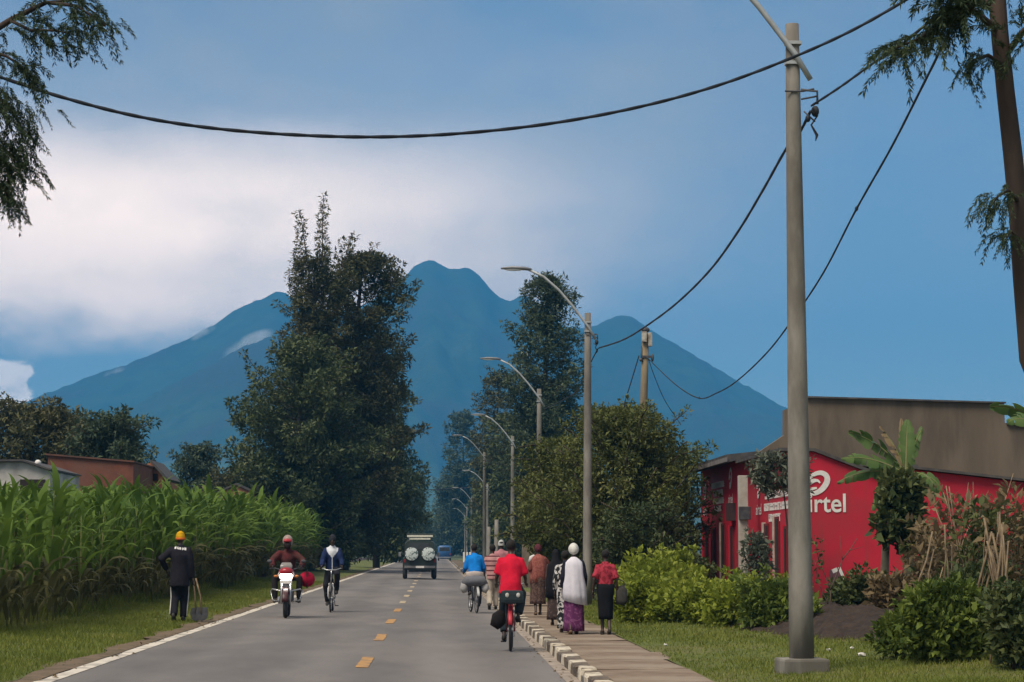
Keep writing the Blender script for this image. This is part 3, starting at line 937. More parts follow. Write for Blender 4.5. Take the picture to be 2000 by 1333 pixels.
# ---- maize
def maize_variant(seed):
    r = random.Random(seed)
    H = r.uniform(2.0, 2.6)
    st = MB().tube([(0, 0, -0.05), (r.uniform(-.03, .03), r.uniform(-.03, .03), H * 0.5), (r.uniform(-.06, .06), r.uniform(-.06, .06), H * 0.93)], [0.017, 0.014, 0.006], 5)
    leaves = []
    n = r.randint(10, 12)
    a0 = r.uniform(0, 6.28)
    for k in range(n):
        t = 0.07 + 0.83 * k / (n - 1)
        a = a0 + (k % 2) * PI + r.uniform(-.5, .5)
        up = 1.15 + 0.25 * t + r.uniform(-.18, .18)          # start angle above horizontal
        ln = r.uniform(.75, 1.05) * (0.75 + 0.5 * math.sin(PI * min(1, t * 0.9 + 0.12)))
        w = r.uniform(.125, .175) * (0.8 if t < .2 else 1)
        bend = r.uniform(1.5, 3.1) * (1.15 - 0.5 * t)
        p = Vector((0, 0, H * t)); seg = 6
        V, F = [], []
        side = Vector((-math.sin(a), math.cos(a), 0))
        tw = r.uniform(-.7, .7)
        for i in range(seg + 1):
            f = i / seg
            wd = w * min(1, 0.55 + f * 2.2) * (1 - f ** 2.2) + 0.003
            s2 = (side * math.cos(tw * f) + Vector((0, 0, 1)) * math.sin(tw * f))
            V += [p + s2 * wd * .5, p - s2 * wd * .5]
            ang = up - bend * f ** 1.4
            p = p + Vector((math.cos(a) * math.cos(ang), math.sin(a) * math.cos(ang), math.sin(ang))) * (ln / seg)
            if i: F.append((2 * i - 2, 2 * i - 1, 2 * i + 1, 2 * i))
        low = t < 0.36
        leaves.append((np.array([tuple(q) for q in V]), np.array(F), low))
    return st, leaves


NV = 9
VAR = [maize_variant(i + 40) for i in range(NV)]
STK = [v[0].mesh('stalk', STALK) for v in VAR]
LEAFM = [[np_mesh('leaf', V, F, MAIZE_LOW if low else MAIZE_LEAF, True) for V, F, low in v[1]] for v in VAR]
ALLV = []
for v in VAR:
    Vs, Fs, Ms, b = [], [], [], 0
    for V, F, low in v[1]:
        Vs.append(V); Fs.append(F + b); Ms += [1 if low else 0] * len(F); b += len(V)
    ALLV.append((np.concatenate(Vs), np.concatenate(Fs), np.array(Ms)))
LEAFALL = [np_mesh('leaves', V, F, [MAIZE_LEAF, MAIZE_LOW], True, M) for V, F, M in ALLV]

spots = []
for row in range(18):
    X = -7.35 - row * 0.72
    Y = 33.0 + random.random()
    while Y < 134:
        if X > -0.212 * Y - 1.3 and random.random() < 0.96 and not (Y > 104 and X < -12):
            spots.append((X + random.gauss(0, .09) + (0.25 * math.sin(Y * 0.35) if row == 0 else 0), Y + random.gauss(0, .08), row))
        Y += random.uniform(.26, .5) if row < 3 else (0.44 if row < 8 else 0.55)
near = sorted([s for s in spots if s[2] < 3], key=lambda s: s[1] + 4 * s[2])[:300]
nearset = set(near)
MZ_LABEL, MZ_GROUP = 'tall green maize plant in the front rows along the grass verge', 'maize plants in the front rows'
for i, (X, Y, row) in enumerate(near):
    k = random.randrange(NV)
    o = empty('maize_plant', (X, Y, 0.22), random.uniform(0, 6.28))
    s = random.uniform(.86, 1.1) * (.89 + .38 * min(1, max(0, (Y - 42) / 38)))
    o.scale = (s, s, s * random.uniform(.93, 1.07))
    o.rotation_euler = (random.gauss(0, .04), random.gauss(0, .04), random.uniform(0, 6.28))
    tag(o, MZ_LABEL, 'maize', MZ_GROUP)
    link('stalk', STK[k], o)
    if i < 70:
        for me in LEAFM[k]: link('leaf', me, o)
    else:
        tag(link('leaves', LEAFALL[k], o), kind='stuff')
Vs, Fs, Ms, b = [], [], [], 0
for (X, Y, row) in spots:
    if (X, Y, row) in nearset: continue
    V, F, Mi = ALLV[random.randrange(NV)]
    a = random.uniform(0, 6.28); s = random.uniform(.86, 1.13) * (.89 + .38 * min(1, max(0, (Y - 42) / 38)))
    c, sn = math.cos(a), math.sin(a)
    W = np.stack([(V[:, 0] * c - V[:, 1] * sn) * s + X, (V[:, 0] * sn + V[:, 1] * c) * s + Y, V[:, 2] * s + 0.22], -1)
    Vs.append(W); Fs.append(F + b); Ms.append(Mi); b += len(V)
o = link('maize_crop', np_mesh('maize_crop', np.concatenate(Vs), np.concatenate(Fs), [MAIZE_LEAF, MAIZE_LOW], True, np.concatenate(Ms)))
tag(o, 'dense mass of green maize filling the field behind the front rows', 'maize', kind='stuff')


# ---- shrubs and hedge
def shrub(label, c, size, m, n=34, per=90, L=0.1, W=0.055, name='hedge_shrub', group=None, clump=0.28, t=0.0):
    root = empty(name, c)
    tag(root, label, 'shrub', group)
    tb = MB(); cen, rad = [], []
    for k in range(n):
        a = k * 2.399963; f = (k + .5) / n
        zz = f ** 0.85
        rr = math.sqrt(max(0.0, 1 - ((zz - .36) / .66) ** 2)) * random.uniform(.5, 1.12) * 0.95 + 0.04
        p = Vector((math.cos(a) * rr * size[0], math.sin(a) * rr * size[1], 0.1 + zz * (size[2] - clump * .7)))
        cen.append(p); rad.append(clump * random.uniform(.5, 1.15))
        if random.random() < .5:
            sp = p * 1.0 + Vector((math.cos(a), math.sin(a), random.uniform(.3, 1.6))) * clump * random.uniform(.5, 1.1); cen.append(sp); rad.append(clump * random.uniform(.25, .45))
        if k % 3 == 0: limb(tb, (random.uniform(-.1, .1), random.uniform(-.1, .1), -0.05), p * 0.9, 0.018, 0.005, seg=3, n=5)
    tb.build('stems', BARK, root)
    link('foliage', crown_mesh('foliage', cen, rad, per, L, W, m, 0.85, up=0.35, shell=0.35), root)
    return root


HG = 'yellow-green hedge shrubs along the lawn'
hs = [((1272, 1190), 46.5, (0.72, 0.7, 1.2), 'largest rounded yellow-green shrub at the far end of the hedge'),
      ((1246, 1196), 44.0, (0.4, 0.4, 0.85), 'small yellow-green shrub leaning over the pavement'),
      ((1318, 1190), 49.0, (0.45, 0.5, 1.32), 'dome-topped green shrub rising behind the hedge end'),
      ((1345, 1200), 43.0, (0.55, 0.5, 0.72), 'low yellow-green hedge shrub next to the largest one'),
      ((1405, 1205), 41.5, (0.62, 0.5, 0.68), 'yellow-green hedge shrub in the middle of the row'),
      ((1462, 1215), 39.5, (0.62, 0.5, 0.66), 'yellow-green hedge shrub second from the concrete lamp post'),
      ((1515, 1232), 37.5, (0.5, 0.5, 0.76), 'darker hedge shrub beside the concrete lamp post')]
for i, ((px, py), Y, sz, lab) in enumerate(hs):
    p = at(px, 1072, Y)
    shrub(lab, (p.x, Y, lawn_z(p.x, Y) - 0.03), sz, LEAF_HEDGE if i < 6 else LEAF_SHRUB, n=46, per=88, group=HG)
p = at(1850, 1072, 26.0)
shrub('bushy green shrub on the lawn in front of the dry stalks', (p.x, 26.0, lawn_z(p.x, 26) - .03), (0.5, 0.5, .88), LEAF_SHRUB, n=60, per=100, L=0.085, W=0.04, clump=0.2, name='garden_shrub')
p = at(1775, 1072, 27.0)
shrub('low spreading green plant at the edge of the soil bed', (p.x, 27.0, lawn_z(p.x, 27) - .03), (0.38, 0.35, 0.5), LEAF_SHRUB, n=26, per=90, L=0.075, W=0.035, clump=0.16, name='garden_shrub')
p = at(1985, 1072, 24.0)
shrub('dark shrub cut by the right frame edge', (p.x, 24.0, lawn_z(p.x, 24) - .03), (0.25, 0.35, .85), LEAF_VINE, n=34, per=60, L=0.08, W=0.045, clump=0.2, name='garden_shrub')
p = at(1905, 1072, 33.0)
shrub('brown-green undergrowth behind the bushy shrub', (p.x, 33.0, lawn_z(p.x, 33) - .03), (0.7, 0.5, .9), LEAF_VINE, n=40, per=70, L=0.09, W=0.05, clump=0.25, name='garden_shrub')
p = at(1478, 1072, 48.0)
shrub('grey-green bush in front of the shop doorway', (p.x, 48.0, lawn_z(p.x, 48) - .03), (0.2, 0.25, 1.6), LEAF_GREY, n=26, per=34, L=0.1, W=0.05, clump=0.2, name='garden_shrub')
for i, (px, Y, sx, h, mm, lab) in enumerate([(1650, 42, .25, .55, LEAF_VINE, 'small leafy weed at the foot of the red wall beside the lamp post'), (1690, 41, .3, .75, LEAF_VINE, 'withered leafy weed at the foot of the banana trunk'), (1330, 55, .9, 1.2, LEAF_DARK, 'dark green undergrowth behind the hedge below the shop'),
                                            (1960, 38, .8, 1.9, LEAF_VINE, 'tall brownish scrub against the red annex at the frame edge'), (1832, 40, .45, 1.35, LEAF_VINE, 'vine-covered scrub below the banana plant')]):
    p = at(px, 1072, Y)
    shrub(lab, (p.x, Y, lawn_z(p.x, Y) - .03), (sx, sx * .7, h), mm, n=34, per=60, L=0.1, W=0.055, clump=0.22, name='garden_shrub')
for i, (px, Y, sx, h, mm, pr, lab) in enumerate([(1868, 37, .5, 2.2, LEAF_DRY, 7, 'tall withered brown scrub right of the banana plant'), (1925, 35, .45, 2.0, LEAF_VINE, 14, 'tangled green and brown climber over the dry stalk bundle'), (1985, 33, .4, 2.1, LEAF_DRY, 8, 'withered brown climber at the right frame edge'), (1815, 38, .35, 1.7, LEAF_DRY, 9, 'dry brown leaf tangle hanging below the banana leaves'), (1745, 40, .3, .8, LEAF_DRY, 14, 'low dry brush at the foot of the vine')]):
    p = at(px, 1072, Y)
    shrub(lab, (p.x, Y, lawn_z(p.x, Y) - .03), (sx, sx * .7, h), mm, n=44, per=pr, L=0.15, W=0.06, clump=0.24, name='dry_scrub')
# small grey-leaved tree in front of the shop
p = at(1556, 1072, 49.0)
tree('small_tree', 'small grey-leaved tree partly behind the nearest lamp post', (p.x, 49.0, 0.2), h_at(886, 49), [(0.7, 0.3), (0.85, 0.62), (0.95, 0.5), (1, 0.15)], LEAF_GREY, nlimb=40, per=26, L=0.16, W=0.08, lean=(-.38, 0), trunk_r=0.04, clump=0.15, t0=0.74, group='garden plants', fill=2, ragged=.9)


# ---- banana plant
def banana(label, c, H, leaves, m=None):
    root = empty('banana_plant', c)
    tag(root, label, 'banana plant')
    MB().tube([(0, 0, -.05), (0.03, 0, H * .3), (-0.02, 0, H * .6), (0, 0, H * .72)], [0.13, 0.115, 0.09, 0.06], 10).build('trunk', mat('banana_trunk', (0.13, 0.11, 0.075), (0.2, 0.17, 0.11), 0.8, 3, 0.01, 12, stretch=(1, 1, .2), c3=(0.08, 0.05, 0.035), scale3=2), root)
    for (a, up, ln, w, bend, tear, dry, roll) in leaves:
        r = random.Random(int(a * 1000))
        seg = 16
        pts, d = [Vector((0, 0, H * .7))], []
        for i in range(seg):
            f = i / seg
            an = up - bend * f ** 1.3
            d.append(Vector((math.cos(a) * math.cos(an), math.sin(a) * math.cos(an), math.sin(an))))
            pts.append(pts[-1] + d[-1] * ln / seg)
        b = MB()
        mid = MB(); mid.tube(pts, [0.025 * (1 - 0.8 * i / seg) for i in range(seg + 1)], 5)
        side0 = Vector((-math.sin(a) * math.cos(roll), math.cos(a) * math.cos(roll), math.sin(roll)))
        for s in (-1, 1):
            i = 2
            while i < seg:
                j = min(seg, i + r.choice([1, 1, 2, 3]) if tear else i + 2)
                dr = r.uniform(0.0, 0.95) if tear else 0.15; cut = r.uniform(.78, 1.0) if tear else 1.0
                V, F = [], []
                for k in range(i, j + 1):
                    f = (k - 2) / (seg - 2)
                    wd = w * (math.sin(PI * min(1, 0.12 + f * 0.86)) ** 0.6) * (0.86 if k in (i, j) else 1) * cut
                    up_v = d[min(k, seg - 1)].cross(side0).normalized()
                    if up_v.z < 0: up_v = -up_v
                    e = pts[k] + side0 * s * wd * math.cos(dr) - up_v * wd * math.sin(dr) + d[min(k, seg - 1)] * wd * 0.25
                    mm = pts[k].lerp(e, 0.5) + up_v * 0.03
                    V += [pts[k], mm, e]
                for k in range(j - i):
                    F += [(3 * k, 3 * k + 1, 3 * k + 4, 3 * k + 3), (3 * k + 1, 3 * k + 2, 3 * k + 5, 3 * k + 4)]
                b.add(V, F, True)
                i = j
        lo = link('leaf', b.mesh('leaf', LEAF_DRY if dry else LEAF_BANANA), root)
        mid.build('midrib', STALK, lo)
    return root


p = at(1772, 1072, 44.0)
banana('banana plant with torn green leaves rising above the red wall', (p.x, 44.0, 0.25), 4.05,
       [(2.8, .95, 1.5, 0.24, 0.75, True, False, 1.0), (3.3, .5, 1.45, 0.22, 0.7, True, False, -1.0), (1.1, 1.45, 1.15, 0.2, 0.15, False, False, .2), (0.3, 1.3, 1.05, 0.2, 0.3, True, False, .9), (3.0, .2, 1.45, 0.22, 0.8, True, False, -.9), (-0.3, .1, 1.1, 0.22, 1.9, True, False, .9),
        (2.5, -.3, 1.1, 0.18, 1.2, True, True, .7), (-.8, -.2, 1.1, 0.2, 1.5, True, True, .8), (1.6, 1.35, 1.2, .1, .1, False, True, 0), (5.6, .2, 1.0, .2, 2.2, True, False, .5), (2.3, 1.2, 1.2, .16, .5, True, True, .6), (3.6, -.3, 1.2, .2, 1.0, True, False, -.6)])
p = at(1722, 1072, 43.0)
b = empty('cut_banana_plant', (p.x, 43.0, 0.2)); tag(b, 'bare grey banana trunk leaning against the red wall', 'trunk')
MB().tube([(0, 0, -.05), (0.02, 0, .5), (0.06, 0, 1.0), (0.09, 0, 1.45)], [0.12, 0.1, 0.085, 0.075], 10).build('stem', MATS['banana_trunk'], b)
MB().ball((0.09, 0, 1.46), (0.085, 0.085, 0.06)).build('dry_collar', LEAF_DRY, b)
p = at(1762, 1072, 42.5)
shrub('leafy climbing vine massed round the banana stem', (p.x, 42.5, 1.5), (0.4, 0.3, 1.5), LEAF_VINE, n=40, per=34, L=0.16, W=0.1, clump=0.24, name='climbing_vine')
p = at(2006, 1072, 30.0)
banana('banana plant mostly outside the right frame edge, one leaf showing', (p.x + .45, 30.0, 0.25), 4.0, [(2.9, 1.0, 1.1, 0.2, 1.2, True, False, .8), (3.6, .8, 1.0, 0.2, 1.3, True, False, -.7), (0.2, 1.0, 1.3, .22, 1.0, True, False, .5), (1.6, 1.2, 1.2, .22, .8, False, False, .2)])

# ---- dry stalks and bare shrub
def sticks(label, c, items, name='stalk_stack'):
    root = empty(name, c); tag(root, label, 'dry stalks')
    for (x0, y0, x1, y1, z1, r) in items:
        b = MB()
        limb(b, (x0, y0, 0), (x1, y1, z1), r, r * .6, seg=4, n=6)
        b.build('stalk', DRYSTICK, root)
    return root


p = at(1935, 1072, 31.0)
sticks('bundle of tan dry stalks leaned together at the right edge', (p.x, 31.0, .25), [(random.uniform(-.5, .42), random.uniform(-.3, .3), random.uniform(-.1, .2), random.uniform(-.1, .1), random.uniform(1.2, 1.85), random.uniform(.012, .026)) for k in range(24)])
p = at(1800, 1072, 30.0)
sticks('few long pale poles leaning up towards the vine', (p.x, 30.0, .2), [(-.28, 0, .18, .1, 1.6, .02), (-.12, .1, .22, .2, 1.35, .018), (-.38, -.1, -.34, -.05, .42, .015), (0.0, .2, .32, .1, 1.1, .013), (.3, .3, .38, .2, 1.7, .017), (.5, .2, .42, .4, 1.5, .015)])
p = at(1880, 1072, 36.0)
sticks('thin dry stems standing upright before the red annex', (p.x, 36.0, .25), [(random.uniform(-.7, .9), random.uniform(-.3, .3), random.uniform(-.8, 1.0), random.uniform(-.3, .3), random.uniform(1.5, 2.6), random.uniform(.008, .014)) for k in range(13)])
p = at(1945, 1072, 25.0)
sticks('dark thin stems growing beside the right frame edge', (p.x, 25.0, .15), [(-.1, 0, .15, 0, 1.5, .016), (.0, .1, .4, 0, .95, .012), (.15, 0, .1, .1, 1.7, .012)], 'bare_shrub')
p = at(1622, 1072, 40.0)
bs = empty('bare_shrub', (p.x, 40, .2)); tag(bs, 'leafless dark sapling in front of the big painted logo wall', 'shrub')
for (a, b_, r) in [((0, 0, 0), (-.02, 0, .62), .022), ((-.02, 0, .6), (.22, 0, 1.15), .018), ((.22, 0, 1.15), (.52, .1, 1.55), .012), ((-.02, 0, .6), (-.2, .05, 1.1), .014), ((-.2, .05, 1.1), (-.28, 0, 1.6), .01), ((.22, 0, 1.15), (.2, .1, 1.6), .009), ((-.05, 0, .3), (-.25, 0, .75), .012), ((-.25, 0, .75), (-.3, 0, 1.15), .008), ((.35, .05, 1.32), (.62, 0, 1.4), .007)]:
    q = MB(); limb(q, a, b_, r, r * .5); q.build('branch', BARE_TWIG, bs)
link('foliage', crown_mesh('foliage', [(-.28, 0, 1.5), (-.25, 0, 1.05), (-.3, 0, .8), (-.2, 0, 1.3)], [.1, .1, .1, .08], 16, .09, .05, LEAF_VINE), bs)

# ---- soil bed and grass
def soil_z(X, Y):
    u, w = (X - 7.3) / 2.0, (Y - 40.0) / 10.5
    q = math.sqrt(u * u + w * w)
    return lawn_z(X, Y) - .03 + 0.26 * max(0, 1 - q * q) ** .6 + ((0.05 * math.sin(X * 9.3 + Y * 2) * math.sin(Y * 3.7) + random.uniform(-.035, .035)) if q < 1 else 0)


V = []
for i in range(61):
    for j in range(101):
        X = 7.3 + (i / 60 * 2 - 1) * 2.0; Y = 40.0 + (j / 100 * 2 - 1) * 10.5
        V.append((X, Y, soil_z(X, Y)))
F = [(i * 101 + j, (i + 1) * 101 + j, (i + 1) * 101 + j + 1, i * 101 + j + 1) for i in range(60) for j in range(100)]
tag(link('soil_bed', np_mesh('soil_bed', V, F, SOIL, True)), 'dark dug soil bed in front of the red wall', 'soil', kind='structure')


def grass_mesh(n, xr, yr, zf, hmin, hmax, clumpy=0.5):
    u = rng.random(n) ** 1.6
    Y = yr[0] + (yr[1] - yr[0]) * u
    X = xr[0] + (xr[1] - xr[0]) * rng.random(n)
    keep = fnoise(X * 1.3 + 40, Y * 0.6 + 30, 5, 3) > 0.5 - clumpy * rng.random(n)
    X, Y = X[keep], Y[keep]; n = len(X)
    Z = np.array([zf(a, b) for a, b in zip(X, Y)])
    P = np.stack([X, Y, Z - 0.005], -1)
    h = rng.uniform(hmin, hmax, n)[:, None] * (0.6 + 0.8 * fnoise(X * .9 + 9, Y * .5 + 3, 12, 2))[:, None]
    D = rng.normal(size=(n, 3)) * 0.45; D[:, 2] = 1
    a = rng.random(n) * 6.28
    S = np.stack([np.cos(a), np.sin(a), 0 * a], -1) * (0.006 + 0.012 * (Y[:, None] - yr[0]) / (yr[1] - yr[0]))
    V = np.stack([P - S, P + S, P + D * h], 1).reshape(-1, 3)
    return V, np.arange(3 * n).reshape(-1, 3)


V1, F1 = grass_mesh(105000, (-8.0, ROAD_L - 0.3), (21, 95), verge_z, .03, .085)
V2, F2 = grass_mesh(95000, (3.22, 9.2), (22, 62), lawn_z, .025, .075)
V3, F3 = grass_mesh(9000, (-8.1, -7.3), (33, 90), verge_z, .1, .35)
GRASS = leaf_mat('grass_blade', (0.10, 0.13, 0.018), (0.20, 0.215, 0.04), (0.30, 0.26, 0.10), 0.5, 0.3)
V = np.concatenate([V1, V2, V3]); F = np.concatenate([F1, F2 + len(V1), F3 + len(V1) + len(V2)])
tag(link('grass', np_mesh('grass', V, F, GRASS)), 'short green grass on the verge and the lawn', 'grass', kind='stuff')
# ------------------------------------------------------------------ street lamps, poles, wires
GALV = mat('galvanised_steel', (0.42, 0.43, 0.43), (0.33, 0.34, 0.34), 0.55, 6, metal=0.4)
LAMP_GREY = mat('lamp_grey', (0.25, 0.26, 0.27), (0.2, 0.2, 0.21), 0.5, 6, metal=0.3)
LAMP_GLASS = mat('lamp_lens', (0.75, 0.76, 0.74), (0.65, 0.66, 0.65), 0.25, 6)
BLACKISH = mat('black_rubber', (0.018, 0.019, 0.022), (0.03, 0.03, 0.033), 0.7, 8)
CABLE = mat('black_cable', (0.010, 0.013, 0.020), (0.016, 0.02, 0.028), 0.6, 8)
IRON = mat('dark_iron', (0.05, 0.052, 0.06), (0.09, 0.09, 0.095), 0.6, 8, metal=0.3)
WOODPOLE = mat('weathered_pole', (0.24, 0.19, 0.12), (0.16, 0.12, 0.08), 0.9, 5, 0.006, 30, stretch=(1, 1, .2))


def lamp(label, foot, top, r0, r1, tilt=1.0, plinth=False, group='street lamps along the pavement', arm=True, lit_lens=False):
    foot, top = Vector(foot), Vector(top)
    root = empty('street_lamp', foot); tag(root, label, 'street lamp', group)
    t = top - foot
    pts = [t * (i / 8) for i in range(9)]
    MB().loft(pts, [r0 + (r1 - r0) * i / 8 for i in range(9)], None, 16).build('pole', CONCRETE, root)
    if plinth:
        MB().box((0, 0, 0.0), (0.54, 0.54, 0.34), rz=0.12, bev=0.03).build('plinth', CONCRETE, root)
    if arm:
        # pipe clamped to the side of the pole, rising and bending over the road (towards -X)
        off = Vector((0, -r1 - 0.03, 0))
        A = t + Vector((0.20, 0, -0.72)) + off
        P = [A, t + Vector((0.0, 0, -0.38)) + off, t + Vector((-0.42, 0, 0.18)) + off, t + Vector((-0.8, 0, 0.62)) + off, t + Vector((-1.2, 0, 0.97)) + off, t + Vector((-1.6, 0, 1.16)) + off]
        MB().tube(P, 0.035, 8).build('arm', GALV, root)
        for z in (-0.25, -0.5):
            MB().box(t + Vector((0.05 * 0, -r1 * .5, z)), (r1 * 2.4, r1 * 1.6, 0.04)).build('clamp', GALV, root)
        e = P[-1]
        h = MB()
        h.loft([e + Vector((0.08, 0, 0.0)), e + Vector((-.1, 0, .03)), e + Vector((-.45, 0, .05)), e + Vector((-.75, 0, .03))], [0.04, 0.1, 0.12, 0.05], [0.035, 0.05, 0.045, 0.025], 10, (0, 1, 0))
        ho = h.build('lamp_head', LAMP_GREY, root)
        MB().ball(e + Vector((-.4, 0, 0.0)), (.26, .08, .035)).build('lens', LAMP_GLASS, ho)
    return root


near_foot = at(1566, 1300, 26.0); near_foot.z = lawn_z(near_foot.x, 26.0)
lamp('nearest thick concrete lamp post on a square plinth in the lawn', near_foot, at(1547, 48, 26.0), 0.155, 0.083, plinth=True)
lamp_spec = [(1148, 612, 57.6, 'second lamp post beside the walkers, grey arm curving over the road'), (1053, 760, 85.0, 'third lamp post, standing out above the wide olive tree'), (1001, 852, 121.0, 'fourth lamp post, right of the blue-jacketed cyclist'),
             (946, 884, 152.0, 'fifth lamp, its arm faint against the brownish tree'), (952, 945, 198.0, 'far lamp with a bright white head'), (921, 972, 262.0, 'distant lamp, upper of three small hazy arms'), (912, 990, 330.0, 'distant lamp, middle of three small hazy arms'), (908, 1006, 410.0, 'distant lamp, lowest of three small hazy arms')]
for px, py, Y, lab in lamp_spec:
    t = at(px, py, Y)
    lamp(lab, (t.x - (0.04 if Y < 60 else 0), Y, 0.0), t, 0.13, 0.085)
# insulator bracket on the nearest post, and its twin on the second
def bracket(label, c, s=1.0):
    root = empty('cable_bracket', c); tag(root, label, 'bracket')
    MB().tube([(-.2 * s, -.1, .0), (.02, -.1, 0), (.16 * s, -.1, .03)], .012, 6).build('bolt', IRON, root)
    b = MB(); b.tube([(0, -.1, .02), (.2 * s, -.1, 0), (.2 * s, -.1, -.16 * s)], .016, 6); b.tube([(0, -.1, -.1), (.2 * s, -.1, -.06)], .012, 6)
    b.build('hook', IRON, root)
    MB().ball((.17 * s, -.1, -.25 * s), (.05, .06, .07)).build('clamp', BLACKISH, root)
    MB().tube([(.2 * s, -.1, -.3 * s), (.12 * s, -.1, -.42 * s), (.19 * s, -.1, -.55 * s), (.17 * s, -.1, -.62 * s)], [.012, .012, .02, .005], 6).build('tail', BLACKISH, root)
    MB().tube([(.03, -.1, -.25 * s), (.17 * s, -.1, -.38 * s)], .01, 6).build('stay', IRON, root)
    return root


bk = at(1562, 182, 26.0)
bracket('iron cable bracket on the right side of the nearest lamp post', bk)
bk2 = at(1155, 655, 57.6)
bracket('small cable bracket near the top of the second lamp post', bk2, .8)


def wire(label, pts, r, name='overhead_cable', lumps=()):
    pts = [Vector(p) for p in pts]
    # Catmull-Rom
    Q = []
    for i in range(len(pts) - 1):
        p0, p1, p2, p3 = pts[max(i - 1, 0)], pts[i], pts[i + 1], pts[min(i + 2, len(pts) - 1)]
        for k in range(10):
            t = k / 10
            Q.append(0.5 * ((2 * p1) + (p2 - p0) * t + (2 * p0 - 5 * p1 + 4 * p2 - p3) * t * t + (3 * p1 - p0 - 3 * p2 + p3) * t ** 3))
    Q.append(pts[-1])
    b = MB()
    # twisted bundle of two conductors
    for ph in (0, PI):
        b.tube([q + Vector((0, math.cos(i * 0.9 + ph), math.sin(i * 0.9 + ph))) * r * 0.25 for i, q in enumerate(Q)], r * 0.85, 6)
    for p in lumps:
        b.ball(p, (r * 1.6, r * 1.6, r * 2.2))
    o = b.build(name, CABLE); tag(o, label, 'cable')
    return o


wire('thick black cable sagging across the whole sky over the road', [at(-120, 112, 21.0), at(0, 151, 21.2), at(120, 190, 21.3), at(260, 226, 21.4), at(400, 249, 21.6), at(560, 263, 21.8), at(730, 268, 22), at(900, 261, 22.3), at(1080, 241, 22.6), at(1250, 209, 22.9), at(1400, 168, 23.2), at(1540, 116, 23.5), at(1660, 62, 23.8), at(1770, 0, 24), at(1880, -70, 24.2)], .019)
c0 = at(1585, 207, 25.85)
wire('black cable climbing from the post bracket into the feathery tree', [c0, at(1640, 171, 24.5), at(1700, 128, 23), at(1760, 88, 21.5), at(1850, 12, 20), at(1930, -60, 19)], .015)
wire('black cable swooping from the nearest post down to the second post', [at(1583, 218, 25.85), at(1560, 262, 26.6), at(1535, 292, 27.5), at(1490, 372, 30), at(1440, 455, 33), at(1385, 530, 37), at(1320, 594, 42), at(1258, 640, 47.5), at(1215, 665, 52), at(1170, 680, 57.3)], .021, lumps=(at(1578, 232, 25.9),))
wire('black cable dropping from the second post bracket behind it', [at(1168, 681, 57.4), at(1158, 700, 58.5), at(1140, 735, 64), at(1120, 770, 75), at(1062, 800, 84.8)], .018)
wire('black service cable falling steeply from the feathery tree to the utility pole', [at(1890, -20, 19), at(1848, 75, 21), at(1800, 172, 23), at(1740, 290, 26), at(1671, 412, 29), at(1610, 530, 33), at(1555, 614, 37), at(1500, 687, 42), at(1440, 744, 48), at(1400, 768, 53), at(1365, 778, 58), at(1320, 752, 62), at(1268, 703, 67.8)], .016, lumps=(at(1673, 408, 29), at(1366, 777.5, 58)))
wire('thin cable slanting down left from the utility pole into the tree', [at(1248, 695, 68), at(1236, 735, 68), at(1219, 790, 68)], .022)
wire('thin faint cable slanting down right from the utility pole', [at(1266, 700, 68.2), at(1280, 740, 70), at(1300, 785, 72), at(1330, 830, 74)], .012)
wire('faint line crossing above the far end of the road', [at(700, 950, 260), at(790, 955, 258), at(830, 957, 257), at(880, 955, 256), at(960, 950, 255)], .05)
# wooden utility pole
uf = at(1247, 1072, 68); ut = at(1261, 652, 68)
up_ = empty('utility_pole', (uf.x, 68, 0.15)); tag(up_, 'leaning wooden utility pole with grey boxes at its top', 'utility pole')
tv = ut - Vector((uf.x, 68, .15))
MB().loft([tv * (i / 6) for i in range(7)], [.14, .135, .13, .125, .12, .115, .11], None, 12).build('pole', WOODPOLE, up_)
PALEBOX = mat('pale_grey_box', (0.45, 0.42, 0.36), (0.2, 0.16, 0.13), 0.7, 6)
MB().box(tv + Vector((-.06, -.16, -.12)), (.17, .14, .34), bev=.02).build('fuse_box', PALEBOX, up_)
MB().box(tv + Vector((.13, -.1, -.2)), (.13, .14, .44), bev=.02).build('meter_box', PALEBOX, up_)
MB().ball(tv + Vector((0, 0, .12)), (.13, .1, .09)).build('insulator', IRON, up_)
b = MB(); b.box(tv + Vector((0, -.1, -.75)), (.3, .08, .07)); b.ball(tv + Vector((-.16, -.1, -.85)), .06); b.ball(tv + Vector((.2, -.1, -.78)), (.05, .05, .13)); b.tube([tv + Vector((-.14, -.1, -.4)), tv + Vector((-.16, -.1, -.85))], .016, 6)
b.build('cable_clamps', IRON, up_)

# ------------------------------------------------------------------ shop building
RED = mat('red_wall_paint', (0.47, 0.013, 0.034), (0.40, 0.012, 0.03), 0.62, 1.2, 0.003, 30, c3=(0.36, 0.022, 0.034), scale3=0.5)


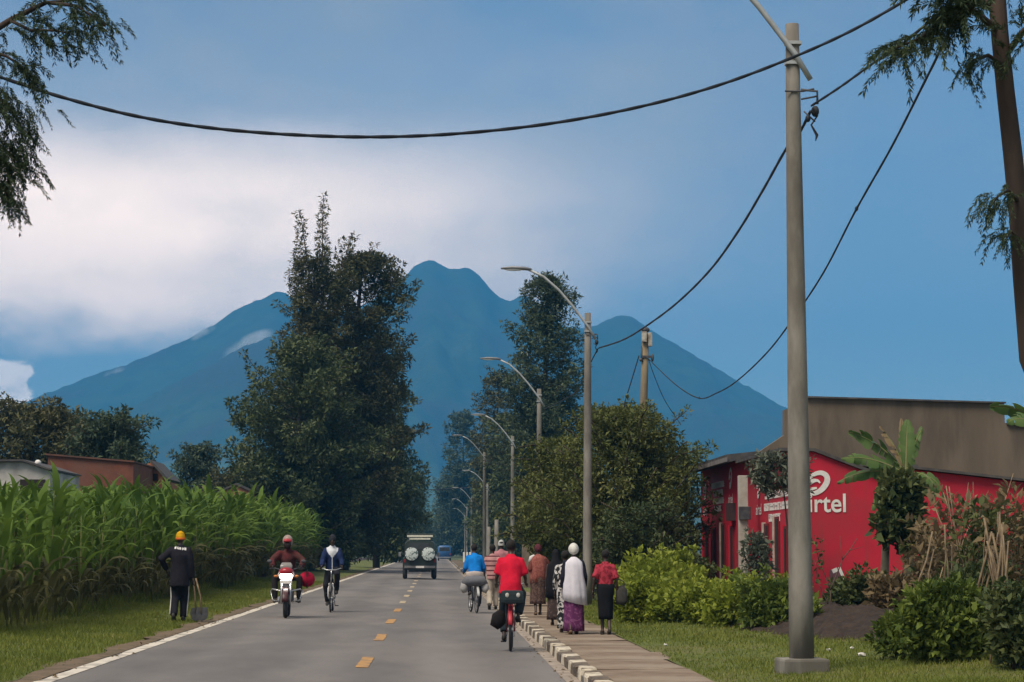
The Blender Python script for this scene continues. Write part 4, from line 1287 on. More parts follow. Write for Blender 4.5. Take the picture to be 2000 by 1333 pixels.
def add_splash(m, col, top):
    """Mud splashed up from the ground and rain streaks below the eaves."""
    nt = m.node_tree; N, L = nt.nodes.new, nt.links.new
    b = [n for n in nt.nodes if n.type == 'BSDF_PRINCIPLED'][0]
    src = b.inputs['Base Color'].links[0].from_socket
    tc = N('ShaderNodeTexCoord'); sp = N('ShaderNodeSeparateXYZ'); L(tc.outputs['Object'], sp.inputs[0])
    n = N('ShaderNodeTexNoise'); n.inputs['Scale'].default_value = 2.2; n.inputs['Detail'].default_value = 7; n.inputs['Roughness'].default_value = .65; L(tc.outputs['Object'], n.inputs['Vector'])
    s = N('ShaderNodeMath'); s.operation = 'MULTIPLY_ADD'; L(n.outputs['Fac'], s.inputs[0]); s.inputs[1].default_value = -2.2; L(sp.outputs[2], s.inputs[2])
    r = N('ShaderNodeMapRange'); r.interpolation_type = 'SMOOTHSTEP'; L(s.outputs[0], r.inputs[0]); r.inputs[1].default_value = top - 1.1; r.inputs[2].default_value = top - 1.9; r.inputs[3].default_value = 0; r.inputs[4].default_value = .8
    n2 = N('ShaderNodeTexNoise'); n2.inputs['Scale'].default_value = 3; n2.inputs['Detail'].default_value = 5
    mp = N('ShaderNodeMapping'); mp.inputs['Scale'].default_value = (1.6, 1.6, .12); L(tc.outputs['Object'], mp.inputs[0]); L(mp.outputs[0], n2.inputs['Vector'])
    r2 = N('ShaderNodeMapRange'); r2.interpolation_type = 'SMOOTHSTEP'; L(n2.outputs['Fac'], r2.inputs[0]); r2.inputs[1].default_value = .54; r2.inputs[2].default_value = .74; r2.inputs[3].default_value = 0; r2.inputs[4].default_value = .35
    mx = N('ShaderNodeMath'); mx.operation = 'MAXIMUM'; L(r.outputs[0], mx.inputs[0]); L(r2.outputs[0], mx.inputs[1])
    m1 = N('ShaderNodeMix'); m1.data_type = 'RGBA'; L(mx.outputs[0], m1.inputs[0]); L(src, m1.inputs[6]); m1.inputs[7].default_value = tuple(col) + (1,)
    L(m1.outputs[2], b.inputs['Base Color'])


add_splash(RED, (0.16, 0.045, 0.035), 1.0)
RED_DARK = mat('dark_red_door', (0.16, 0.012, 0.018), (0.10, 0.01, 0.014), 0.6, 3)
WHITE_P = mat('white_wall_paint', (0.72, 0.68, 0.64), (0.6, 0.56, 0.53), 0.7, 6)
ROOF_DK = mat('dark_roofing', (0.05, 0.045, 0.045), (0.085, 0.075, 0.07), 0.7, 3, 0.004, 20)
BROWN_W = mat('brown_plaster', (0.15, 0.115, 0.083), (0.12, 0.092, 0.066), 0.95, 1.3, 0.006, 25, c3=(0.095, 0.075, 0.056), scale3=0.8, stretch=(1, 1, 0.22))
OPENING_SHADE = mat('opening_shade', (0.02, 0.013, 0.013), (0.03, 0.018, 0.018), 0.8, 3)  # near-black colour painted in for the shade inside doors and windows
FRAME_W = mat('pale_frame', (0.5, 0.42, 0.36), (0.38, 0.3, 0.26), 0.7, 4)

XB, YB, YE, YM = 8.47, 51.0, 68.8, 58.6
shop = empty('shop_building', (XB, YB, 0)); tag(shop, 'red painted roadside shop with white telecom lettering on its walls', 'shop')


def sh(X, Y, Z): return Vector((X - XB, Y - YB, Z))


# walls: near block (X 8.47..11) and far block, built as closed prisms
near_prof = [(0, -.1), (2.75, -.1), (2.75, 3.0), (0.5, 3.86), (0, 3.87)]
MB().prism(near_prof, YM - YB, (0, 0, 0)).build('wall', RED, shop)
MB().prism([(0, -.1), (4.5, -.1), (4.5, 3.6), (0, 4.02)], YE - YM - 0.01, (0.0, YM - YB + 0.01, 0)).build('wall', RED, shop)
MB().prism([(0, -.1), (9.0, -.1), (9.0, 2.45), (0.0, 3.46)], 6.0, (2.76, 0.2, 0)).build('wall', RED, shop)
# roofs
rf = MB(); rf.prism([(-.32, 3.875), (-.32, 3.95), (0.52, 3.945), (2.9, 3.035), (2.9, 2.955), (0.5, 3.87)], YM - YB + .1, (0, -.1, 0))
rf.build('roof', ROOF_DK, shop)
rf = MB(); rf.prism([(-.55, 3.9), (-.55, 4.12), (0.2, 4.2), (4.7, 3.85), (4.7, 3.68), (0.1, 4.05)], YE - YM + .5, (0, YM - YB - .15, 0))
ro = rf.build('roof', ROOF_DK, shop)
MB().box((-.57, (YM + YE) / 2 - YB, 3.98), (.03, YE - YM + .5, .12)).build('fascia', mat('grey_fascia', (0.2, 0.18, 0.17), (0.14, 0.12, 0.12), .7, 3), ro)
rf = MB(); rf.prism([(0, 3.48), (0, 3.54), (9.2, 2.53), (9.2, 2.47)], 6.3, (2.74, 0.02, 0)); rf.build('roof', ROOF_DK, shop)
# doors in the road-side face (x = 0 plane facing -X)
def facade_box(nm, m, Y, z0, z1, w, dx=0.04, parent=shop, off=0.0):
    return MB().box((-(dx / 2) - off, Y - YB, (z0 + z1) / 2), (dx, w, z1 - z0)).build(nm, m, parent)


def fy(px): return XB * 4200.0 / (px - 852.0)   # distance along the facade seen at that photo column


for px, top, w in [(1381, 2.15, .7), (1396, 2.2, .6), (1414, 2.3, .75), (1431, 2.2, .6), (1474, 2.0, .45), (1499, 2.2, .62), (1520, 2.35, .6), (1537, 2.1, .35)]:
    Yd = fy(px)
    d = facade_box('door', RED_DARK, Yd, 0.15, top, w, .05)
    facade_box('recess_shade', OPENING_SHADE, Yd - w * .22, 0.2, top - .06, w * .5, .02, d, .05)  # dark slab on the door face, doorway shade put into its colour
    facade_box('jamb', FRAME_W if px in (1414, 1499, 1520) else RED, Yd + w * .5 + .04, 0.15, top + .03, .09, .09, d)
facade_box('meter_box', mat('dark_box', (0.06, 0.035, 0.035), (0.04, 0.03, 0.03), .6, 4), fy(1434), 2.35, 2.85, .75, .18)
# plinth stones of the front step
for px in (1390, 1410, 1440):
    MB().box((-.35, fy(px) - YB, .35), (.5, .8, .6), bev=.05).build('step', CONCRETE, shop)


def glyph_rows(nm, rows, to3, parent, hgt, seed):
    """Rows of small painted letters, too small to be read in the photograph: bars and bowls as raised paint."""
    r = random.Random(seed)
    for (u0, u1, v) in rows:
        b = MB(); u = u0
        while u < u1 - hgt * .3:
            w = hgt * r.uniform(.45, .7); st = hgt * .2
            k = r.randrange(5)
            def bar(a0, a1, b0, b1): b.add([to3(a0, b0, .0), to3(a1, b0, .0), to3(a1, b1, .0), to3(a0, b1, .0), to3(a0, b0, .012), to3(a1, b0, .012), to3(a1, b1, .012), to3(a0, b1, .012)], [(4, 5, 6, 7), (0, 3, 2, 1), (0, 1, 5, 4), (1, 2, 6, 5), (2, 3, 7, 6), (3, 0, 4, 7)])
            bar(u, u + st, v, v + hgt)
            if k in (0, 1): bar(u + st, u + w, v, v + st)
            if k in (0, 2, 3): bar(u + st, u + w, v + hgt - st, v + hgt)
            if k in (1, 3, 4): bar(u + st, u + w, v + hgt * .42, v + hgt * .42 + st)
            if k in (3, 4): bar(u + w - st, u + w, v, v + hgt * .9)
            u += w + hgt * .16
            if r.random() < .16: u += hgt * .35
        tag(b.build(nm, WHITE_P, parent), kind='stuff')


def onfac(u, v, d): return Vector((-.006 - d, -u + (YE - YB), v))     # u runs from far end towards the camera


def yu(px): return YE - fy(px)


rows = [(yu(1391), yu(1416), 3.38), (yu(1395), yu(1413), 3.14), (yu(1394), yu(1414), 2.9), (yu(1396), yu(1409), 2.67)]
glyph_rows('lettering', rows, onfac, shop, .17, 3)
rows = [(yu(1496), yu(1541), 2.82), (yu(1494), yu(1543), 2.52), (yu(1503), yu(1526), 2.24)]
glyph_rows('lettering', rows, onfac, shop, .19, 8)


def stroke(b, to3, pts, w, d=.012):
    """Flat brush stroke of given widths along 2-D points."""
    n = len(pts)
    for i in range(n):
        a = pts[max(i - 1, 0)]; c = pts[min(i + 1, n - 1)]
        tx, ty = c[0] - a[0], c[1] - a[1]
        l = math.hypot(tx, ty) or 1
        nx, ny = -ty / l, tx / l
        ww = w[i] / 2 if not isinstance(w, (int, float)) else w / 2
        p = pts[i]
        b.v += [tuple(to3(p[0] + nx * ww, p[1] + ny * ww, d)), tuple(to3(p[0] - nx * ww, p[1] - ny * ww, d))]
    s = len(b.v) - 2 * n
    for i in range(n - 1):
        b.f.append((s + 2 * i, s + 2 * i + 1, s + 2 * i + 3, s + 2 * i + 2)); b.s.append(False)


def smooth2(pts, k=6):
    out = []
    for i in range(len(pts) - 1):
        p0, p1, p2, p3 = pts[max(i - 1, 0)], pts[i], pts[i + 1], pts[min(i + 2, len(pts) - 1)]
        for j in range(k):
            t = j / k
            out.append(tuple(0.5 * (2 * p1[q] + (p2[q] - p0[q]) * t + (2 * p0[q] - 5 * p1[q] + 4 * p2[q] - p3[q]) * t * t + (3 * p1[q] - p0[q] - 3 * p2[q] + p3[q]) * t ** 3) for q in range(len(p1))))
    out.append(tuple(pts[-1]))
    return out


def swirl(parent, to3, s):
    """Looped swoosh emblem, unit width ~1."""
    P = smooth2([(-.42, .02, .10), (-.30, .20, .15), (-.05, .37, .17), (.22, .42, .19), (.42, .30, .22), (.45, .08, .24), (.30, -.18, .23), (.08, -.36, .2), (-.12, -.42, .18), (-.24, -.34, .15), (-.18, -.24, .12), (.02, -.20, .08)])
    b = MB(); stroke(b, to3, [(p[0] * s, p[1] * s) for p in P], [p[2] * s for p in P])
    P = smooth2([(-.42, .0, .12), (-.28, .03, .2), (-.1, .1, .16), (.06, .1, .1), (.16, .0, .06)])
    stroke(b, to3, [(p[0] * s, p[1] * s) for p in P], [p[2] * s for p in P], .016)
    return b.build('emblem', WHITE_P, parent)


def word(text, to3, size, parent, u, v, width=None, nm='lettering', fat=0.012, letters=False):
    cu = bpy.data.curves.new('letters', 'FONT'); cu.body = text; cu.size = 1.0
    cu.offset = fat; cu.fill_mode = 'BOTH'
    tmp = bpy.data.objects.new('tmp', cu); COL.objects.link(tmp)
    dg = bpy.context.evaluated_depsgraph_get()
    me = bpy.data.meshes.new_from_object(tmp.evaluated_get(dg))
    bpy.data.objects.remove(tmp)
    xs = [q.co.x for q in me.vertices]; x0, x1 = min(xs), max(xs)
    sx = width / (x1 - x0) if width else size
    for q in me.vertices:
        q.co = to3(u + (q.co.x - x0) * sx, v + q.co.y * size, .012)
    me.materials.clear(); me.materials.append(WHITE_P)
    if not letters:
        return tag(link(nm, me, parent), kind='stuff')
    # one mesh per letter: pieces whose extents along the line overlap belong together
    bm = bmesh.new(); bm.from_mesh(me); left = set(bm.faces); isl = []
    while left:
        st = [left.pop()]; cur = set(st)
        while st:
            f_ = st.pop()
            for e_ in f_.edges:
                for g_ in e_.link_faces:
                    if g_ in left: left.discard(g_); cur.add(g_); st.append(g_)
        xs_ = [v_.co.x for f_ in cur for v_ in f_.verts]
        isl.append([min(xs_), max(xs_), cur])
    isl.sort(key=lambda t_: t_[0]); grp = []
    for x0_, x1_, cur in isl:
        if grp and x0_ < grp[-1][1] - .004: grp[-1][1] = max(grp[-1][1], x1_); grp[-1][2] |= cur
        else: grp.append([x0_, x1_, cur])
    for x0_, x1_, cur in grp:
        vs_, fs_, ix_ = [], [], {}
        for f_ in cur:
            q_ = []
            for v_ in f_.verts:
                if v_.index not in ix_: ix_[v_.index] = len(vs_); vs_.append(tuple(v_.co))
                q_.append(ix_[v_.index])
            fs_.append(q_)
        lm = bpy.data.meshes.new('letter'); lm.from_pydata(vs_, [], fs_); lm.materials.append(WHITE_P); link('letter', lm, parent)
    bm.free()


def onnear(u, v, d): return Vector((u, -.004 - d, v))
# big lettering on the wall that faces the camera
q0, q1 = at(1559, 1000, YB), at(1652, 1000, YB)
word('airtel', onnear, .62, shop, q0.x - XB, q0.z, q1.x - q0.x, fat=.014, letters=True)
qc = at(1594, 944, YB)
swirl(shop, lambda u, v, d: onnear(u + qc.x - XB, v + qc.z, d), .58)
for px, z in ((1377, 2.6), (1427, 2.85), (1482, 2.45)):
    uu = yu(px) - .35
    word('airtel', onfac, .4, shop, uu, z, .95, fat=.01)
    swirl(shop, lambda u, v, d: onfac(u + uu + .45, v + z + .72, d), .6)
# faded mural by the foot of the wall: grey figure with a white sash
mur = MB(); stroke(mur, onnear, smooth2([(1.02, .42), (1.0, .75), (1.02, 1.05)]), .32); mur.build('mural_patch', mat('mural_grey', (0.17, 0.07, 0.085), (0.11, 0.05, 0.06), .8, 3), shop)
mur = MB(); stroke(mur, lambda u, v, d: onnear(u, v, d + .004), [(1.08, 1.12), (1.22, .78)], .07); stroke(mur, lambda u, v, d: onnear(u, v, d + .004), [(.92, 1.02), (1.04, 1.07)], .1); mur.build('mural_band', WHITE_P, shop)

# pillar with meter box in front of the facade
pp = at(1452, 1072, 56.0)
pil = empty('porch_pillar', (pp.x, 56, .1)); tag(pil, 'pale square pillar with a dark box in front of the shop', 'pillar')
MB().box((0, 0, 1.68), (.24, .24, 3.36), bev=.015).build('shaft', mat('pale_plaster', (0.42, 0.39, 0.34), (0.32, 0.29, 0.25), .9, 3, .004, 30), pil)
MB().box((.02, -.16, 2.38), (.3, .14, .34), bev=.01).build('meter_box', IRON, pil)

# tall brown parapet building behind
BX, BY = 8.8, 60.5
bw = empty('brown_building', (BX, BY, 0)); tag(bw, 'tall plain brown plastered building behind the red shop', 'building')
k = 60.5 / 4200
def bz(py): return 1.56 + (1072 - py) * k
def bx(px): return (px - 852) * k - BX
prof = [(bx(1462), 0), (bx(2400), 0), (bx(2400), bz(830)), (bx(1972), bz(826)), (bx(1971), bz(787)), (bx(1580), bz(777)), (bx(1548), bz(779)), (bx(1547), bz(797)), (bx(1536), bz(800)), (bx(1535), bz(850)), (bx(1462), bz(898))]
MB().prism(prof, .4).build('wall', BROWN_W, bw)
cp = MB(); cp.prism([(bx(1578), bz(777)), (bx(1973), bz(787)), (bx(1973), bz(784)), (bx(1578), bz(773.5))], .6, (0, -.12, 0)); cp.prism([(bx(1975), bz(829)), (bx(2400), bz(833)), (bx(2400), bz(829)), (bx(1975), bz(825))], .6, (0, -.1, 0))
cp.build('coping', ROOF_DK, bw)

# pale garden wall and timber frame behind the walkers
gw = empty('garden_wall', (at(1176, 1072, 72).x, 72, 0)); tag(gw, 'pale grey plastered wall end behind the second lamp post', 'wall')
MB().prism([(-.42, 0), (.33, 0), (.33, 1.78), (.1, 1.62), (-.42, 1.5)], .3).build('wall_face', mat('pale_stone', (0.33, 0.31, 0.28), (0.2, 0.19, 0.17), .9, 4, .01, 20), gw)
cpm = MB(); cpm.box((-.05, .15, 1.66), (.5, .36, .07), bev=.02, M=Matrix.Rotation(-.25, 3, 'Y')); cpm.build('coping', CONCRETE, gw)
fr = empty('timber_frame', (at(1082, 1072, 78).x, 78, 0)); tag(fr, 'rough timber post frame with a cross beam under the tree', 'frame')
for x in (-.27, .2, .62):
    MB().tube([(x, 0, 0), (x + .02, 0, 1.2), (x, 0, 2.25 + x * .1)], [.055, .05, .045], 7).build('post', WOODPOLE, fr)
MB().tube([(-.55, -.06, 1.88), (.1, -.06, 1.9), (.75, -.06, 1.87)], .05, 7).build('beam', WOODPOLE, fr)
wl = empty('boundary_wall', (at(1100, 1072, 84).x, 84, 0)); tag(wl, 'low weathered brown wall behind the walkers', 'wall')
MB().prism([(-1.6, 0), (3.2, 0), (3.2, 1.5), (1.4, 1.72), (-.2, 1.66), (-1.6, 1.75)], .3).build('wall_face', mat('brown_block', (0.19, 0.15, 0.11), (0.13, 0.1, 0.075), .95, 2, .01, 12), wl)
for px, Y, z, lab in ((969, 100, 2.9, 'short concrete post beside the striped-shirt walker'), (954, 118, 2.75, 'thin pale post behind the blue-jacketed cyclist'), (1110, 80, 2.1, 'small pale post right of the timber frame')):
    p = at(px, 1072, Y)
    o = MB().loft([(0, 0, 0), (0, 0, z * .5), (.02, 0, z)], [.11, .1, .09], None, 8, power=.5).build('concrete_post', CONCRETE); o.location = (p.x, Y, 0)
    tag(o, lab, 'post')
for px in (886, 892, 898):
    p = at(px, 1072, 250)
    o = MB().box((0, 0, .55), (.22, .22, 1.2), bev=.03).build('guard_post', WHITE_P); o.location = (p.x + 1.2, 250, 0)
    tag(o, {886: 'white guard post beyond the van, nearest the road', 892: 'white guard post beyond the van, middle of three', 898: 'white guard post beyond the van, farthest from the road'}[px], 'post', 'white guard posts')

# ------------------------------------------------------------------ houses beyond the maize
PLASTER = mat('white_plaster', (0.50, 0.47, 0.44), (0.4, 0.37, 0.35), .9, 1.5, .004, 20, c3=(0.3, 0.28, 0.26), scale3=.8)
BRICK = mat('red_brick_wall', (0.19, 0.068, 0.042), (0.13, 0.05, 0.034), .95, 2.5, .01, 10, c3=(0.15, 0.07, 0.05), scale3=.5)
BRICK_O = mat('orange_brick', (0.36, 0.16, 0.095), (0.27, 0.115, 0.07), .95, 3, .01, 10)
p = at(0, 1072, 74)
h = empty('white_house', (p.x, 74, 0.2)); tag(h, 'whitewashed gabled house wall showing above the maize', 'house')
k = 74 / 4200
def hz_(py): return 1.36 + (1072 - py) * k
MB().prism([(-3, 0), (93 * k, 0), (93 * k, hz_(922)), (40 * k, hz_(905)), (-3, hz_(906))], 6).build('wall', PLASTER, h)
rr = MB(); rr.prism([(-3.2, hz_(905)), (41 * k, hz_(904)), (96 * k, hz_(921.5)), (96 * k, hz_(918)), (41 * k, hz_(900)), (-3.2, hz_(901))], 6.4, (0, -.2, 0)); rr.build('roof', ROOF_DK, h)
MB().box((60 * k, -.02, hz_(950)), (.85, .06, .4)).build('window', OPENING_SHADE, h)
MB().ball((64 * k, .5, hz_(905)), (.11, .11, .1)).build('water_tank', WHITE_P, h)
p = at(90, 1072, 86)
h = empty('brick_house', (p.x, 86, 0.2)); tag(h, 'long red brick house wall under the dark trees', 'house')
k = 86 / 4200
MB().prism([(0, 0), (165 * k, 0), (165 * k, 1.36 + 166 * k), (0, 1.36 + 180 * k)], 6).build('wall', BRICK, h)
rr = MB(); rr.prism([(-.1, 1.36 + 180.5 * k), (167 * k, 1.36 + 166.5 * k), (167 * k, 1.36 + 169.5 * k), (-.1, 1.36 + 183.5 * k)], 6.2, (0, -.1, 0)); rr.build('roof', mat('rusty_sheet', (0.14, 0.06, 0.04), (0.09, 0.045, 0.035), .8, 2), h)
p = at(284, 1072, 92)
h = empty('orange_house', (p.x, 92, 0.2)); tag(h, 'small orange brick gable sloping down behind the maize', 'house')
k = 92 / 4200
MB().prism([(0, 0), (44 * k, 0), (40 * k, 1.36 + 132 * k), (8 * k, 1.36 + 166 * k), (0, 1.36 + 164 * k)], 4).build('wall', BRICK_O, h)
rr = MB(); rr.prism([(5 * k, 1.36 + 171 * k), (9 * k, 1.36 + 171 * k), (44 * k, 1.36 + 134 * k), (40 * k, 1.36 + 130 * k)], 4.3, (0, -.2, 0)); rr.build('roof', ROOF_DK, h)
MB().box((17 * k, -.02, 1.36 + 138 * k), (.22, .05, .3)).build('window', OPENING_SHADE, h)
p = at(460, 1072, 125)
h = empty('far_hut', (p.x, 125, .2)); tag(h, 'tiny pale hut wall glimpsed over the maize by the tall clump', 'hut')
MB().prism([(-.9, 0), (.9, 0), (.9, 4.6), (0, 5.0), (-.9, 4.6)], 3).build('wall', BRICK_O, h)
rr = MB(); rr.prism([(-1.05, 4.56), (0, 5.02), (1.05, 4.56), (1.05, 4.66), (0, 5.14), (-1.05, 4.66)], 3.3, (0, -.15, 0)); rr.build('roof', ROOF_DK, h)
# litter on the lawn
for i, (px, py, s) in enumerate([(1684, 1286, .07), (1664, 1276, .045), (1618, 1275, .045), (1622, 1249, .05), (1662, 1245, .035), (1702, 1216, .05), (1300, 1250, .05)]):
    Y = 1.43 * 4200 / (py - 1072); p = at(px, py, Y)
    b = MB(); b.box((0, 0, 0), (s, s * .8, s * .5), bev=.01); b.v = [(x + random.uniform(-.3, .3) * s, y + random.uniform(-.3, .3) * s, z + random.uniform(-.2, .2) * s) for x, y, z in b.v]
    o = b.build('paper_scrap', WHITE_P); o.location = (p.x, Y, lawn_z(p.x, Y) + .03)
    tag(o, ['largest white paper scrap on the lawn right of the post', 'white scrap on the lawn, middle of three', 'white scrap on the lawn close to the post', 'white scrap at the edge of the soil bed by the post', 'tiny white scrap on the soil bed edge', 'white scrap on the dark soil bed', 'pale scrap on the grass beside the pavement'][i], 'litter', 'scraps of litter')
p = at(1640, 1168, 46.0)
o = MB().box((0, 0, 0), (.3, .2, .1), bev=.03).build('pink_cloth', mat('pink_cloth', (0.6, 0.05, 0.12), (0.45, 0.04, 0.09), .9, 8)); o.location = (p.x, 46.0, soil_z(p.x, 46.0) + .05); tag(o, 'crumpled pink cloth at the foot of the red wall', 'cloth')
# ------------------------------------------------------------------ people
SKIN = mat('dark_skin', (0.055, 0.030, 0.020), (0.042, 0.023, 0.016), 0.5, 12, spec=.4)
HAIR = mat('black_hair', (0.012, 0.010, 0.009), (0.02, 0.016, 0.014), 0.9, 30, .004, 90)
SHOE = mat('dark_shoe', (0.025, 0.022, 0.02), (0.04, 0.035, 0.03), .6, 8)
SANDAL = mat('tan_sandal', (0.22, 0.14, 0.08), (0.15, 0.09, 0.05), .7, 8)


def cloth(name, c, c2=None): return mat(name, c, c2 or tuple(x * .75 for x in c), .92, 5, .004, 40, spec=.1)


def ik(a, b, l1, l2, pole):
    a, b, pole = Vector(a), Vector(b), Vector(pole)
    d = b - a; L = min(d.length, (l1 + l2) * .999)
    d.normalize()
    x = (l1 * l1 - l2 * l2 + L * L) / (2 * L)
    h = math.sqrt(max(0.0, l1 * l1 - x * x))
    p = pole - d * pole.dot(d)
    if p.length < 1e-4: p = Vector((0, 1, 0))
    return a + d * x + p.normalized() * h


def remesh(mb, voxel, name, m, wrinkle=0.0, seed=0, extra=None):
    """Union of overlapping closed lofts as one continuous skin."""
    me = mb.mesh(name, None)
    bm = bmesh.new(); bm.from_mesh(me); bmesh.ops.recalc_face_normals(bm, faces=bm.faces); bm.to_mesh(me); bm.free()
    o = bpy.data.objects.new('tmp', me); COL.objects.link(o)
    md = o.modifiers.new('r', 'REMESH'); md.mode = 'VOXEL'; md.voxel_size = voxel; md.use_smooth_shade = True
    s = o.modifiers.new('s', 'SMOOTH'); s.factor = .5; s.iterations = 3
    dg = bpy.context.evaluated_depsgraph_get()
    out = bpy.data.meshes.new_from_object(o.evaluated_get(dg))
    bpy.data.objects.remove(o)
    if wrinkle:
        n = len(out.vertices)
        co = np.empty(n * 3, np.float32); out.vertices.foreach_get('co', co); co = co.reshape(-1, 3)
        no = np.empty(n * 3, np.float32); out.vertices.foreach_get('normal', no); no = no.reshape(-1, 3)
        w = fnoise(co[:, 0] * 9 + seed, co[:, 2] * 5 + co[:, 1] * 6 + seed, seed, 3) - .5
        co += no * (w * wrinkle * 2)[:, None]
        out.vertices.foreach_set('co', co.ravel())
    if extra is not None:
        bm = bmesh.new(); bm.from_mesh(out); bm.from_mesh(extra); bm.to_mesh(out); bm.free()
    out.name = name
    out.materials.clear(); out.materials.append(m)
    out.polygons.foreach_set('use_smooth', np.ones(len(out.polygons), dtype=bool))
    out.update()
    return out


def hand(b, wrist, d, side, curl=0.5):
    """Palm, four unequal bent fingers and a thumb from the side of the palm. d: hand direction, side: towards the thumb."""
    d = Vector(d).normalized(); s = Vector(side); s = (s - d * s.dot(d)).normalized(); n = d.cross(s)
    w = Vector(wrist)
    b.loft([w - d * .02, w + d * .03, w + d * .085], [.028, .038, .036], [.018, .017, .014], 8, s)
    for k, ln in enumerate((.072, .08, .074, .058)):
        p = w + d * .082 + s * (.03 - .02 * k)
        dirv = d.copy(); pts = [p]
        for j in range(3):
            dirv = (dirv + n * curl * .5).normalized()
            p = p + dirv * ln / 3 * (1.2 - .2 * j); pts.append(p)
        b.tube(pts, [.009, .0088, .008, .0065], 6)
    p = w + d * .03 + s * .034
    b.tube([p, p + (s * .75 + d * .6) * .03, p + (s * .55 + d * .9) * .055, p + (s * .3 + d + n * .4) * .075], [.012, .0105, .0095, .0075], 6)


